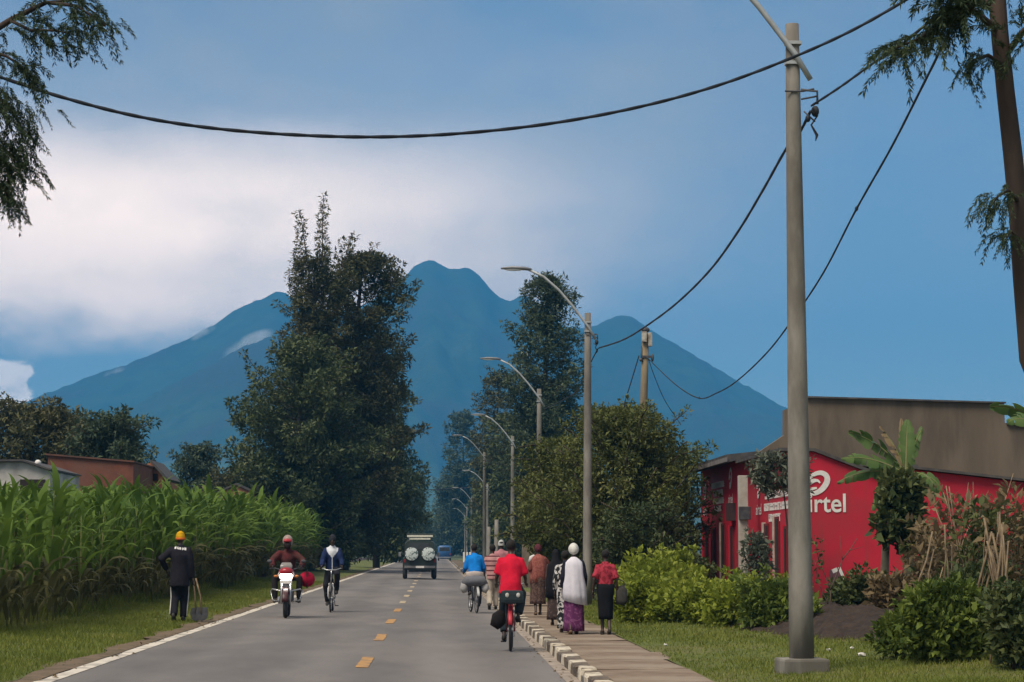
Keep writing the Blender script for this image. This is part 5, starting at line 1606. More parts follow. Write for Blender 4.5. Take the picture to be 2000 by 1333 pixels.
def person(label, loc, rz, H, pose, wear, hair='short', group=None, head_turn=0.0):
    """pose: joint positions for a 1.70 m figure facing +Y. wear: list of garment tuples."""
    root = empty('person', loc, rz)
    tag(root, label, 'person', group)
    root.scale = (H / 1.7 * .88, H / 1.7 * .95, H / 1.7)
    J = dict(pel=(0, 0, .93), chest=(0, .0, 1.26), neck=(0, -.005, 1.44), head=(0, .03, 1.57), lsh=(-.168, 0, 1.36), rsh=(.168, 0, 1.36), lw=(-.24, .06, .84), rw=(.24, .06, .84),
             la=(-.10, 0, .08), ra=(.10, 0, .08), lhip=None, rhip=None, lkp=(0, 1, 0), rkp=(0, 1, 0), lep=(-.35, -1, 0), rep=(.35, -1, 0), lft=(0, 1, -.12), rft=(0, 1, -.12), lhd=(0, .15, -1), rhd=(0, .15, -1))
    J.update(pose)
    J = {k: (Vector(v) if v is not None else None) for k, v in J.items()}
    pel = J['pel']
    J['lhip'] = J['lhip'] or pel + Vector((-.085, 0, -.04)); J['rhip'] = J['rhip'] or pel + Vector((.085, 0, -.04))
    for s in 'lr':
        J[s + 'kn'] = ik(J[s + 'hip'], J[s + 'a'], .43, .42, J[s + 'kp'])
        J[s + 'el'] = ik(J[s + 'sh'], J[s + 'w'], .29, .26, J[s + 'ep'])
    b = MB()
    up = (J['neck'] - pel)
    b.loft([pel + Vector((0, 0, -.09)), pel, pel.lerp(J['chest'], .45), J['chest'], J['neck'] + up * -.09, J['neck'] + up * -.01], [.12, .155, .128, .158, .135, .06], [.09, .11, .09, .105, .085, .055], 14)
    b.loft([J['neck'] - up * .06, J['neck'], J['neck'].lerp(J['head'], .75)], [.058, .053, .052], None, 10)
    hd = J['head']
    ct, st = math.cos(head_turn), math.sin(head_turn)
    RH = Matrix(((ct, -st, 0), (st, ct, 0), (0, 0, 1)))
    b.ball(hd + Vector((0, -.012, .035)), (.088, .1, .09), 14, 10)
    b.ball(hd + RH @ Vector((0, .03, -.035)), (.058, .065, .082), 12, 9)
    b.ball(hd + RH @ Vector((0, .072, -.1)), (.03, .025, .022), 8, 6)
    b.loft([hd + RH @ Vector((0, .085, .02)), hd + RH @ Vector((0, .105, -.03)), hd + RH @ Vector((0, .098, -.045))], [.009, .017, .02], [.01, .014, .01], 8)
    b.ball(hd + RH @ Vector((0, .085, -.068)), (.026, .016, .01), 8, 6)
    b.ball(hd + RH @ Vector((0, .078, .022)), (.055, .016, .012), 10, 6)
    for s in (-1, 1):
        b.ball(hd + RH @ Vector((s * .079, -.008, -.015)), (.012, .022, .032), 8, 6)
    for s in 'lr':
        b.loft([J[s + 'sh'] + Vector((0, 0, .01)), J[s + 'sh'].lerp(J[s + 'el'], .35), J[s + 'el'], J[s + 'el'].lerp(J[s + 'w'], .35), J[s + 'w']], [.055, .048, .037, .036, .026], None, 10)
        hp, kn, an = J[s + 'hip'], J[s + 'kn'], J[s + 'a']
        b.loft([hp + Vector((0, 0, .03)), hp.lerp(kn, .4), kn, kn.lerp(an, .35), an], [.088, .077, .054, .055, .036], None, 10)
        ft = J[s + 'ft'].normalized()
        b.loft([an - ft * .06 + Vector((0, 0, -.035)), an + ft * .02 + Vector((0, 0, -.03)), an + ft * .12 + Vector((0, 0, -.045)), an + ft * .185 + Vector((0, 0, -.05))], [.032, .04, .045, .025], [.035, .04, .025, .015], 10)
    hb = MB()
    for s, sg in (('l', 1), ('r', -1)):
        dd = (J[s + 'w'] - J[s + 'el']).normalized() * .6 + J[s + 'hd'] * .7
        hand(hb, J[s + 'w'], dd, Vector((sg * .5, 1, .3)), .55)
    body = link('body', remesh(b, .018, 'body', SKIN, extra=hb.mesh('h', None)), root)
    # hair
    if hair == 'short':
        h = MB(); h.ball(hd + Vector((0, -.022, .045)), (.096, .104, .092), 14, 10); link('hair', h.mesh('hair', HAIR), root)
    # garments
    for i, g in enumerate(wear):
        kind, m = g[0], g[1]
        opt = g[2] if len(g) > 2 else {}
        q = MB()
        if kind == 'shirt':
            fat = opt.get('fat', .025); hem = opt.get('hem', -.1); lng = opt.get('sleeve', .42)
            base = pel + Vector((0, 0, hem)); fl = opt.get('flare', 0)
            q.loft([base, pel + Vector((0, 0, .04)), pel.lerp(J['chest'], .5), J['chest'], J['neck'] - up * .15, J['neck'] - up * .06, J['neck'] + up * .045], [.16 + fat + fl, .158 + fat, .14 + fat, .16 + fat, .15 + fat * .5, .11, .066], [.115 + fat + fl, .112 + fat, .1 + fat, .112 + fat, .1 + fat * .6, .08, .062], 16)
            for s in 'lr':
                sh_, el, wr = J[s + 'sh'], J[s + 'el'], J[s + 'w']
                pts = [sh_.lerp(J['neck'], .6) + Vector((0, 0, -.03)), sh_ + Vector((0, 0, -.012)), sh_.lerp(el, .45)]
                rs = [.05, .055 + fat * .6, .054 + fat * .65]
                if lng > .5:
                    pts += [el, el.lerp(wr, .5), el.lerp(wr, min(1, (lng - .5) * 2))]; rs += [.044 + fat * .7, .04 + fat * .6, .034 + fat * .5]
                else:
                    pts += [sh_.lerp(el, lng * 2)]; rs += [.055 + fat * .8]
                q.loft(pts, rs, None, 12)
            me = remesh(q, .021, opt.get('name', 'shirt'), m, opt.get('wr', .01) * 1.6, 3 + i)
            go = link(opt.get('name', 'shirt'), me, root)
            for nm_, pm, pred in opt.get('patch', []):
                bm = bmesh.new(); bm.from_mesh(me); bm.normal_update()
                kill = [f_ for f_ in bm.faces if not pred(f_.calc_center_median(), f_.normal)]
                bmesh.ops.delete(bm, geom=kill, context='FACES')
                for v_ in bm.verts: v_.co += v_.normal * .005
                pme = bpy.data.meshes.new(nm_); bm.to_mesh(pme); bm.free(); pme.materials.clear(); pme.materials.append(pm)
                link(nm_, pme, go)
        elif kind == 'trousers':
            fat = opt.get('fat', .02); end = opt.get('end', 1.0)
            q.loft([pel + Vector((0, 0, -.1)), pel + Vector((0, 0, -.02)), pel + Vector((0, 0, .06))], [.14 + fat, .16 + fat * .8, .15 + fat * .6], [.1 + fat, .112 + fat * .8, .1 + fat * .6], 16)
            for s in 'lr':
                hp, kn, an = J[s + 'hip'], J[s + 'kn'], J[s + 'a']
                pts = [hp + Vector((0, 0, .03)), hp.lerp(kn, .4), kn]; rs = [.092 + fat, .08 + fat, .062 + fat]
                if end > .5:
                    pts += [kn.lerp(an, .5), kn.lerp(an, (end - .5) * 2)]; rs += [.056 + fat, .05 + fat]
                q.loft(pts, rs, None, 12)
            go = link(opt.get('name', 'trousers'), remesh(q, .021, 'trousers', m, .014, 9 + i), root)
            if 'stripe' in opt:
                for s, sg in (('l', -1), ('r', 1)):
                    hp, kn, an = J[s + 'hip'], J[s + 'kn'], J[s + 'a']
                    o1 = Vector((sg * 1.0, -.15, 0)).normalized()
                    sb = MB(); pts = [hp.lerp(kn, .25) + o1 * (.088 + fat), hp.lerp(kn, .6) + o1 * (.075 + fat), kn + o1 * (.064 + fat), kn.lerp(an, .5) + o1 * (.056 + fat), kn.lerp(an, .95) + o1 * (.05 + fat)]
                    sb.loft(pts, .014, .022, 8, (1, 0, 0)); link('stripe', sb.mesh('stripe', opt['stripe']), go)
        elif kind == 'skirt':
            top = opt.get('top', .08); hem = opt.get('hem', .12); r0 = opt.get('r0', .165); r1 = opt.get('r1', .21); ph = random.random() * 6
            nf = opt.get('folds', 7); amp = opt.get('amp', .08) * 1.5; cs, rx, ry = [], [], []
            ztop = pel.z + top
            for k2 in range(9):
                f = k2 / 8
                cs.append(Vector((pel.x + opt.get('sway', 0) * f, pel.y + opt.get('sy', 0) * f, ztop + (hem - ztop) * f)))
                bulge = .02 * math.sin(PI * min(1, f * 2.5)) if f < .4 else 0
                rx.append(r0 + (r1 - r0) * f + bulge); ry.append((r0 * .75 + (r1 * .72 - r0 * .75) * f) + bulge)
            q.loft(cs, rx, ry, 40, (1, 0, 0), fold=lambda a, f: 1 + amp * f * (math.sin(nf * a + ph + 1.5 * f) * .6 + math.sin((nf + 4) * a + ph * 2 - 2 * f) * .4))
            go = link(opt.get('name', 'skirt'), q.mesh('skirt', m), root)
        elif kind == 'shawl':
            hem = opt.get('hem', .6); r0, r1 = opt.get('r0', .2), opt.get('r1', .25); ph = random.random() * 6; cs, rx, ry = [], [], []
            tz = J['neck'].z + opt.get('up', .02)
            prof = [(0, .06), (.05, .12), (.12, r0 * .92), (.22, r0), (.4, r0 * 1.04), (.6, (r0 + r1) / 2 + .01), (.8, r1 * .98), (1, r1)]
            for f, r in prof:
                cs.append(Vector((J['neck'].x * (1 - f) + opt.get('sway', 0) * f, J['neck'].y - .01 - .03 * math.sin(PI * f), tz + (hem - tz) * f))); rx.append(r); ry.append(max(.05, r * .66))
            tilt = opt.get('tilt', 0)
            q.loft(cs, rx, ry, 44, (1, 0, 0), fold=lambda a, f: 1 + .1 * min(1, f + .15) * (math.sin(6 * a + ph + 2.5 * f) * .55 + math.sin(13 * a - ph + 3 * f) * .35))
            if tilt:
                n0 = 44
                q.v = [(x, y, z + tilt * x * (max(0, (tz - z)) / (tz - hem)) ** 2) for x, y, z in q.v]
            go = link(opt.get('name', 'shawl'), q.mesh('shawl', m), root)
        elif kind == 'wrap':      # head cloth
            sz = opt.get('s', 1.0)
            q.ball(hd + Vector((0, -.02, .05)), (.098 * sz, .112 * sz, .1 * sz), 16, 10); q.ball(hd + Vector((0, -.1, .02)), (.05 * sz, .04, .045), 10, 8)
            q.loft([hd + Vector((0, .005, .0)), hd + Vector((0, -.02, .035)), hd + Vector((0, -.03, .07))], [.094 * sz, .103 * sz, .1 * sz], [.106 * sz, .116 * sz, .11 * sz], 14)
            go = link('head_cloth', remesh(q, .012, 'head_cloth', m, .008, 4), root)
        elif kind == 'veil':      # cloth over head, down on the shoulders
            q.ball(hd + Vector((0, -.02, .035)), (.1, .115, .11), 14, 10)
            q.loft([hd + Vector((0, -.03, .02)), J['neck'] + Vector((0, -.02, .03)), J['neck'] + Vector((0, -.02, -.08)), J['chest'] + Vector((0, -.02, .03))], [.098, .105, .19, .215], [.1, .1, .125, .14], 16)
            go = link('veil', remesh(q, .021, 'veil', m, .008, 6), root)
        elif kind == 'cap':
            q.loft([hd + Vector((0, -.012, -.015)), hd + Vector((0, -.015, .05)), hd + Vector((0, -.015, .115)), hd + Vector((0, -.01, .15))], [.104, .104, .08, .02], [.112, .111, .085, .025], 16)
            if opt.get('peak'): q.loft([hd + Vector((0, .08, .045)), hd + Vector((0, .17, .03))], [.07, .05], [.008, .006], 10)
            go = link('cap', remesh(q, .01, 'cap', m), root)
            if 'band' in opt:
                r2 = MB(); r2.loft([hd + Vector((0, -.012, -.02)), hd + Vector((0, -.013, .025))], [.108, .1085], [.116, .1165], 20); link('cap_band', r2.mesh('cap_band', opt['band']), go)
        elif kind == 'helmet':
            q.ball(hd + Vector((0, -.01, .04)), (.125, .14, .13), 18, 12)
            go = link('helmet', q.mesh('helmet', m), root)
            r2 = MB(); r2.loft([hd + Vector((0, .11, .075)), hd + Vector((0, .145, .05)), hd + Vector((0, .15, .02))], [.085, .09, .09], [.02, .02, .012], 12); link('helmet_peak', r2.mesh('helmet_peak', opt['peak']), go)
            r2 = MB(); r2.loft([hd + Vector((0, .07, .02)), hd + Vector((0, .075, -.06)), hd + Vector((0, .06, -.12))], [.095, .09, .07], [.06, .06, .05], 14); link('visor', r2.mesh('visor', opt['visor']), go)
        elif kind == 'panel':     # coloured yoke or lettering patch on the garment surface
            q.loft([Vector(p) for p in opt['pts']], opt['rx'], opt['ry'], 12)
            go = link(opt.get('name', 'yoke'), q.mesh('yoke', m), root)
        elif kind == 'shoes':
            for s in 'lr':
                an = J[s + 'a']; ft = J[s + 'ft'].normalized(); q = MB()
                q.loft([an - ft * .075 + Vector((0, 0, -.03)), an + ft * .01 + Vector((0, 0, -.022)), an + ft * .11 + Vector((0, 0, -.04)), an + ft * .2 + Vector((0, 0, -.05)), an + ft * .215 + Vector((0, 0, -.055))], [.036, .047, .05, .036, .01], [.048, .052, .034, .024, .01], 12)
                link('shoe', q.mesh('shoe', m), root)
        elif kind == 'sandals':
            for s in 'lr':
                an = J[s + 'a']; q = MB(); ft = J[s + 'ft'].normalized()
                q.loft([an - ft * .07 + Vector((0, 0, -.078)), an + ft * .06 + Vector((0, 0, -.078)), an + ft * .2 + Vector((0, 0, -.082))], [.036, .046, .036], .012, 10)
                q.ring(an + ft * .08 + Vector((0, 0, -.04)), .043, .007, 'Y', 14, 6); link('sandal', q.mesh('sandal', m), root)
    return root


def gp(px, py, z):
    """Ground point: photo pixel of the foot and the ground height there."""
    d = ray(px, py); t = (z - CAM_H) / d.z
    return Vector((d.x * t, d.y * t, z))


def hgt(py_top, p):
    d = ray(900, py_top)
    return CAM_H + d.z * p.y / d.y - p.z


WALK_A = dict(la=(-.09, .16, .085), ra=(.09, -.26, .14), rft=(0, 1, -.55), lw=(-.25, -.1, .86), rw=(.25, .2, .88), lep=(-.3, -1, 0))
WALK_B = dict(la=(-.09, -.24, .13), lft=(0, 1, -.5), ra=(.09, .14, .085), lw=(-.25, .18, .88), rw=(.25, -.1, .86))
STEP_A = dict(la=(-.07, .1, .085), ra=(.08, -.16, .12), rft=(0, 1, -.45))
STEP_B = dict(la=(-.08, -.15, .11), lft=(0, 1, -.4), ra=(.07, .1, .085))

# man on the verge with a yellow knitted hat
p = gp(350, 1215, verge_z(-5.3, 41))
person('man walking the verge in a yellow knitted hat and long black jacket', p, 0.0, hgt(1037, p) * .985, dict(la=(-.1, -.2, .13), lft=(0, 1, -.55), ra=(.07, .1, .085), lw=(-.3, .1, 1.0), lep=(-1, -.6, 0), rw=(.27, .03, .82), rhd=(0, .05, -1)),
       [('trousers', cloth('black_track', (.018, .017, .022)), {'fat': .028, 'stripe': cloth('stripe_white', (.6, .58, .55))}),
        ('shirt', cloth('black_jacket', (.020, .018, .024)), {'fat': .05, 'hem': -.26, 'sleeve': 1.0, 'flare': .02, 'name': 'jacket', 'wr': .012, 'patch': [('lettering', cloth('white_print', (.62, .6, .58)), lambda c, n: n.y < -.05 and 1.365 - .1 * c.x < c.z < 1.41 - .1 * c.x and abs(c.x) < .135 and math.sin(c.x * 120) > -.55)]}),
        ('cap', cloth('yellow_knit', (.62, .33, .01)), {'band': cloth('orange_knit', (.6, .14, .03))}),
        ('shoes', SHOE)], hair='none')
hp = Vector((p.x + .30, p.y, p.z))
for i, (dx, dy, lab) in enumerate(((0.02, .05, 'hoe with dark round blade held by the walking man, inner one'), (.14, -.04, 'hoe with dark round blade held by the walking man, outer one'))):
    ho = empty('hoe', (hp.x + dx - .02, hp.y + dy, hp.z)); tag(ho, lab, 'hoe')
    MB().tube([(-.03 - dx * .5, 0, .86), (0, 0, .5), (.02, 0, .16)], .016, 7).build('handle', DRYSTICK, ho)
    bl = MB(); bl.prism([(-.1, .25), (.1, .27), (.13, .14), (.09, .03), (0, -.01), (-.09, .03), (-.125, .14)], .012, (.03, 0, .02)); bl.build('blade', IRON, ho)


# ------------------------------------------------------------------ bicycles
CHROME = mat('chrome', (0.55, 0.55, 0.56), (0.45, 0.45, 0.46), .3, 8, metal=.8)
SPOKE = mat('spoke_steel', (0.4, 0.4, 0.4), None, .4, 8, metal=.6)


def wheel(parent, c, R, tw, spokes=18, mud=None):
    w = empty('wheel', c, 0, parent)
    MB().ring((0, 0, 0), R - tw, tw, 'X', 36, 8).build('tyre', BLACKISH, w)
    r = MB().ring((0, 0, 0), R - tw * 2.1, .012, 'X', 32, 6, rx=.014)
    for k in range(spokes):
        a = 2 * PI * k / spokes
        r.tube([(.02 * (1 if k % 2 else -1), 0, 0), (0, math.cos(a) * (R - tw * 2.1), math.sin(a) * (R - tw * 2.1))], .0016, 4)
    r.disc((0, 0, 0), .03, .09, 'X', 12)
    r.build('rim', SPOKE, w)
    return w


def arc(c, R, a0, a1, n=12): return [Vector((c[0], c[1] + R * math.cos(a0 + (a1 - a0) * i / n), c[2] + R * math.sin(a0 + (a1 - a0) * i / n))) for i in range(n + 1)]


def bicycle(label, loc, rz, fm, mudm=None, rack=True, guards=True):
    root = empty('bicycle', loc, rz); tag(root, label, 'bicycle')
    R = .335; rw, fw = (0, -.46, R), (0, .60, R)
    wheel(root, rw, R, .022); wheel(root, fw, R, .022)
    bb, st, hb, hd = (0, -.03, .29), (0, -.19, .80), (0, .40, .83), (0, .43, .68)
    f = MB(); f.tube([bb, st], .017, 8); f.tube([st, hb], .016, 8); f.tube([bb, hd], .018, 8); f.tube([hb, hd], .019, 8)
    for s in (-1, 1):
        f.tube([(s * .02, -.03, .29), (s * .06, -.25, .31), (s * .06, -.46, R)], .010, 6); f.tube([(s * .02, -.18, .77), (s * .06, -.46, R)], .009, 6)
    f.build('frame', fm, root)
    fk = MB(); fk.tube([hb, hd, (0, .46, .62)], .015, 8)
    for s in (-1, 1): fk.tube([(s * .02, .455, .64), (s * .055, .50, .56), (s * .055, .60, R)], .012, 6)
    fk.build('fork', CHROME, root)
    h = MB(); h.tube([(0, .40, .83), (0, .385, 1.0)], .013, 8); h.tube([(-.25, .24, 1.02), (-.22, .34, 1.04), (-.1, .385, 1.0), (.1, .385, 1.0), (.22, .34, 1.04), (.25, .24, 1.02)], .011, 8)
    ho = h.build('handlebar', CHROME, root)
    for s in (-1, 1): MB().tube([(s * .232, .30, 1.03), (s * .252, .22, 1.02)], .017, 8).build('grip', BLACKISH, ho)
    sd = MB(); sd.loft([(0, -.33, .925), (0, -.24, .93), (0, -.1, .92), (0, -.02, .91)], [.09, .085, .04, .02], [.03, .035, .025, .018], 12); so = sd.build('saddle', BLACKISH, root)
    MB().tube([(0, -.19, .79), (0, -.205, .9)], .012, 8).build('seat_post', CHROME, so)
    c = MB(); c.disc((.05, -.03, .29), .09, .008, 'X', 24)
    c.tube([(.06, -.03, .29), (.075, .05, .44)], .010, 6); c.tube([(-.06, -.03, .29), (-.075, -.11, .14)], .010, 6)
    co = c.build('crank', CHROME, root)
    MB().box((.115, .05, .44), (.085, .08, .022), bev=.005).build('pedal', BLACKISH, co); MB().box((-.115, -.11, .14), (.085, .08, .022), bev=.005).build('pedal', BLACKISH, co)
    if guards:
        for cc, a0, a1 in ((rw, .1, 2.9), (fw, .4, 2.6)):
            g = MB(); pts = arc(cc, R + .02, a0, a1); g.loft(pts, .03, .006, 8, (1, 0, 0)); g.build('mudguard', mudm or CHROME, root)
    if rack:
        r = MB()
        for s in (-1, 1):
            r.tube([(s * .07, -.2, .74), (s * .07, -.72, .74)], .008, 6); r.tube([(s * .07, -.6, .74), (s * .065, -.46, R)], .007, 6)
        for y in (-.3, -.45, -.6, -.72): r.tube([(-.07, y, .74), (.07, y, .74)], .007, 6)
        r.build('rack', IRON, root)
    return root


RIDE = dict(pel=(0, -.2, 1.02), chest=(0, -.08, 1.36), neck=(0, -.02, 1.53), head=(0, .03, 1.655), lsh=(-.17, -.03, 1.445), rsh=(.17, -.03, 1.445), lw=(-.275, .20, 1.07), rw=(.275, .20, 1.07), lep=(-.35, -.6, -.8), rep=(.35, -.6, -.8),
            la=(-.125, -.14, .235), ra=(.125, .02, .535), lkp=(-.15, 1, 0), rkp=(.3, 1, 0), lhd=(0, 1, -.2), rhd=(0, 1, -.2))


def rider_pose(la, ra, **kw):
    d = dict(RIDE); d['la'] = la; d['ra'] = ra; d.update(kw)
    return d


# red shirt cyclist
p = gp(998, 1270, road_z(1.05))
RC = p.copy()
bicycle('red bicycle with red rear mudguard ridden by the red-shirted man', p, -.05, mat('red_frame', (.28, .02, .025), (.2, .018, .02), .45, 6), mat('red_guard', (.5, .03, .05), (.3, .02, .03), .5, 5), True)
person('cyclist in a bright red polo shirt seen from behind', p, -.05, 1.7 * hgt(1056, p) / 1.775, rider_pose((-.125, -.14, .235), (.125, .02, .535)),
       [('trousers', cloth('dark_denim', (.03, .042, .05)), {'fat': .03, 'end': .92}), ('shirt', cloth('red_polo', (.56, .012, .035), (.45, .01, .03)), {'fat': .045, 'hem': -.1, 'sleeve': .42, 'flare': .03, 'wr': .01}), ('shoes', SHOE)])
o = empty('seat_bag', (p.x, p.y - .62, p.z)); tag(o, 'dark bag with two pale round patches on the red bicycle rack', 'bag')
MB().box((0, 0, .84), (.36, .3, .2), bev=.06).build('bag_body', cloth('bag_dark', (.03, .04, .045)), o)
for s in (-1, 1): MB().ball((s * .085, -.152, .87), (.03, .012, .036)).build('patch', cloth('patch_pale', (.5, .48, .44)), o)
o = MB().loft([(-.16, 0, .62), (-.2, -.02, .54), (-.22, 0, .42), (-.18, 0, .36)], [.05, .11, .12, .05], [.04, .1, .1, .04], 14).build('hanging_bag', cloth('black_sack', (.018, .015, .015))); o.location = (p.x, p.y - .45, p.z); tag(o, 'small black sack hanging left of the red bicycle wheel', 'bag')

# blue jacket cyclist with load
p = gp(926, 1197, road_z(.8))
bicycle('loaded bicycle with pale mudguards ridden by the blue-jacketed man', p, .12, IRON, mat('pale_guard', (.5, .5, .48), (.4, .4, .38), .5, 5))
person('cyclist in a bright blue jacket seen from behind', p, .12, 1.7 * hgt(1064, p) / 1.775, rider_pose((-.125, .02, .535), (.125, -.14, .235)),
       [('trousers', cloth('black_trouser', (.02, .02, .025))), ('shirt', cloth('blue_jacket', (.008, .19, .56), (.01, .14, .45)), {'fat': .05, 'hem': -.06, 'sleeve': .98, 'flare': .02, 'name': 'jacket', 'wr': .012}), ('shoes', SHOE)])
o = empty('load_bundle', (p.x, p.y - .55, p.z), .12); tag(o, 'grey and white sack bundle tied on the loaded bicycle rack', 'bundle')
MB().loft([(-.3, 0, .72), (-.2, 0, .78), (0, 0, .8), (.2, 0, .78), (.3, 0, .7)], [.06, .15, .17, .15, .06], [.05, .13, .14, .13, .05], 14, (0, 1, 0)).build('sack', cloth('grey_sack', (.16, .16, .175)), o)
for s in (-1, 1): MB().loft([(s * .24, 0, .78), (s * .27, 0, .6), (s * .24, 0, .5)], [.07, .1, .05], [.06, .12, .06], 12).build('side_sack', cloth('pale_sack', (.4, .38, .37)), o)
MB().loft([(-.2, -.02, .92), (0, -.02, .945), (.2, -.02, .92)], .04, .09, 10, (0, 1, 0)).build('folded_cloth', cloth('pinkish_cloth', (.5, .42, .38)), o)

# oncoming cyclist
p = gp(648, 1195, road_z(-2.6))
bicycle('dark bicycle with white fork coming towards the camera', p, PI, IRON, IRON, False, True)
MB_fk = None
person('oncoming cyclist in a navy jacket with white chest yoke', p, PI, 1.7 * hgt(1047, p) / 1.79, rider_pose((-.125, .02, .50), (.125, -.14, .235), chest=(0, -.14, 1.36), neck=(0, -.1, 1.54), head=(0, -.06, 1.68), lsh=(-.17, -.1, 1.45), rsh=(.17, -.1, 1.45)),
       [('trousers', cloth('black_jeans', (.022, .022, .027))), ('shirt', cloth('navy_jacket', (.018, .03, .085)), {'fat': .045, 'hem': -.06, 'sleeve': .95, 'name': 'jacket', 'wr': .01, 'patch': [('white_yoke', cloth('white_yoke', (.62, .63, .66)), lambda c, n: n.y > .05 and (abs(c.x) < (c.z - 1.265) * .95 and abs(c.x) < .15 or abs(c.x) < .014))]}),
        ('cap', cloth('dark_cap', (.03, .032, .04)), {}), ('shoes', SHOE)], hair='none')
wf = MB()
for s in (-1, 1): wf.tube([(s * .025, -.46, .66), (s * .06, -.51, .57), (s * .06, -.59, .37)], .019, 8)
wf.box((0, -.47, .665), (.12, .05, .05), bev=.015)
fo = wf.build('suspension_fork', WHITE_P); fo.location = (0, 0, 0); fo.rotation_euler = (0, 0, PI)
fo.parent = [x for x in COL.objects if x.name.startswith('bicycle') and x.parent is None][-1]

# ------------------------------------------------------------------ motorcycles
MOTO_RED = mat('moto_red', (.34, .014, .022), (.28, .012, .02), .28, 6, spec=.5)
HEADLAMP = mat('lit_headlamp', (1.0, .93, .82), None, .3, 4, emit=25.0)
SCREEN = mat('smoked_screen', (.22, .2, .19), (.18, .17, .16), .2, 4)


def motorcycle(label, loc, rz, redm, lit=True):
    root = empty('motorcycle', loc, rz); tag(root, label, 'motorcycle')
    R = .305; fw, rw = (0, .66, R), (0, -.62, R)
    for c in (fw, rw):
        w = empty('wheel', c, 0, root)
        MB().ring((0, 0, 0), R - .05, .05, 'X', 32, 8).build('tyre', BLACKISH, w)
        r = MB().ring((0, 0, 0), R - .1, .02, 'X', 28, 6); r.disc((0, 0, 0), .07, .1, 'X', 16)
        for k in range(6):
            a = k * PI / 3; r.tube([(0, 0, 0), (0, math.cos(a) * .2, math.sin(a) * .2)], .014, 6)
        r.build('rim', IRON, w)
    for s in (-1, 1):
        MB().tube([(s * .09, .66, R), (s * .095, .57, .6), (s * .1, .46, .93)], .026, 8).build('fork_leg', CHROME, root)
    MB().loft(arc(fw, R + .035, .15, 2.5, 10), .065, .01, 10, (1, 0, 0)).build('front_mudguard', mat('dark_guard', (.05, .012, .015), None, .4, 6), root)
    t = MB(); t.loft([(0, -.06, .82), (0, .05, .88), (0, .2, .9), (0, .34, .84)], [.09, .13, .15, .1], [.07, .1, .11, .08], 14); t.build('tank', redm, root)
    s_ = MB(); s_.loft([(0, -.08, .84), (0, -.3, .8), (0, -.6, .84), (0, -.78, .86)], [.1, .135, .13, .09], [.04, .05, .05, .035], 14); s_.build('seat', BLACKISH, root)
    e = MB(); e.box((0, .05, .48), (.3, .42, .3), bev=.06); e.box((0, .12, .65), (.2, .2, .16), bev=.04); e.box((0, -.2, .6), (.1, .4, .2), bev=.03); e.build('engine', IRON, root)
    ex = MB(); ex.tube([(.12, .2, .5), (.16, .1, .33), (.17, -.3, .32), (.18, -.75, .4)], [.022, .022, .04, .045], 10); ex.build('exhaust', CHROME, root)
    f = MB(); f.loft([(0, .47, .98), (0, .56, .96), (0, .6, .92)], [.17, .155, .13], [.12, .14, .12], 16, (1, 0, 0)); fo = f.build('fairing', redm, root)
    hl = MB(); hl.loft([(0, .59, .93), (0, .625, .925)], [.13, .115], [.1, .088], 18, (1, 0, 0), power=.75); hl.build('headlamp', HEADLAMP if lit else LAMP_GLASS, fo)
    for s in (-1, 1): MB().loft([(s * .13, .56, .99), (s * .16, .57, .93), (s * .12, .58, .83)], [.022, .03, .015], [.03, .03, .02], 8).build('trim', mat('pale_trim', (.5, .4, .38), None, .4, 4), fo)
    sc = MB(); sc.loft([(0, .53, 1.05), (0, .5, 1.13), (0, .45, 1.19)], [.13, .135, .1], [.018, .016, .012], 14); sc.build('windscreen', SCREEN, fo)
    MB().box((0, .6, .775), (.26, .014, .075), bev=.006).build('number_plate', WHITE_P, root)
    h = MB(); h.tube([(-.37, .28, 1.06), (-.25, .38, 1.07), (0, .42, 1.0), (.25, .38, 1.07), (.37, .28, 1.06)], .013, 8); ho = h.build('handlebar', IRON, root)
    for s in (-1, 1):
        MB().tube([(s * .3, .34, 1.07), (s * .36, .4, 1.2)], .007, 6).build('mirror_stem', IRON, ho); MB().ball((s * .37, .4, 1.22), (.06, .02, .04)).build('mirror', IRON, ho)
        MB().ball((s * .22, .52, .9), (.05, .03, .028)).build('indicator', mat('amber_lens', (.6, .2, .05), None, .3, 4), root)
        MB().tube([(s * .1, .02, .35), (s * .3, 0, .33)], .014, 6).build('foot_peg', IRON, root)
    g = MB(); g.tube([(-.34, .3, .58), (-.3, .42, .62), (-.1, .46, .58), (.1, .46, .58), (.3, .42, .62), (.34, .3, .58), (.3, .3, .38), (.12, .25, .34)], .016, 8); g.tube([(-.34, .3, .58), (-.3, .3, .38), (-.12, .25, .34)], .016, 8); g.build('crash_bar', CHROME, root)
    return root


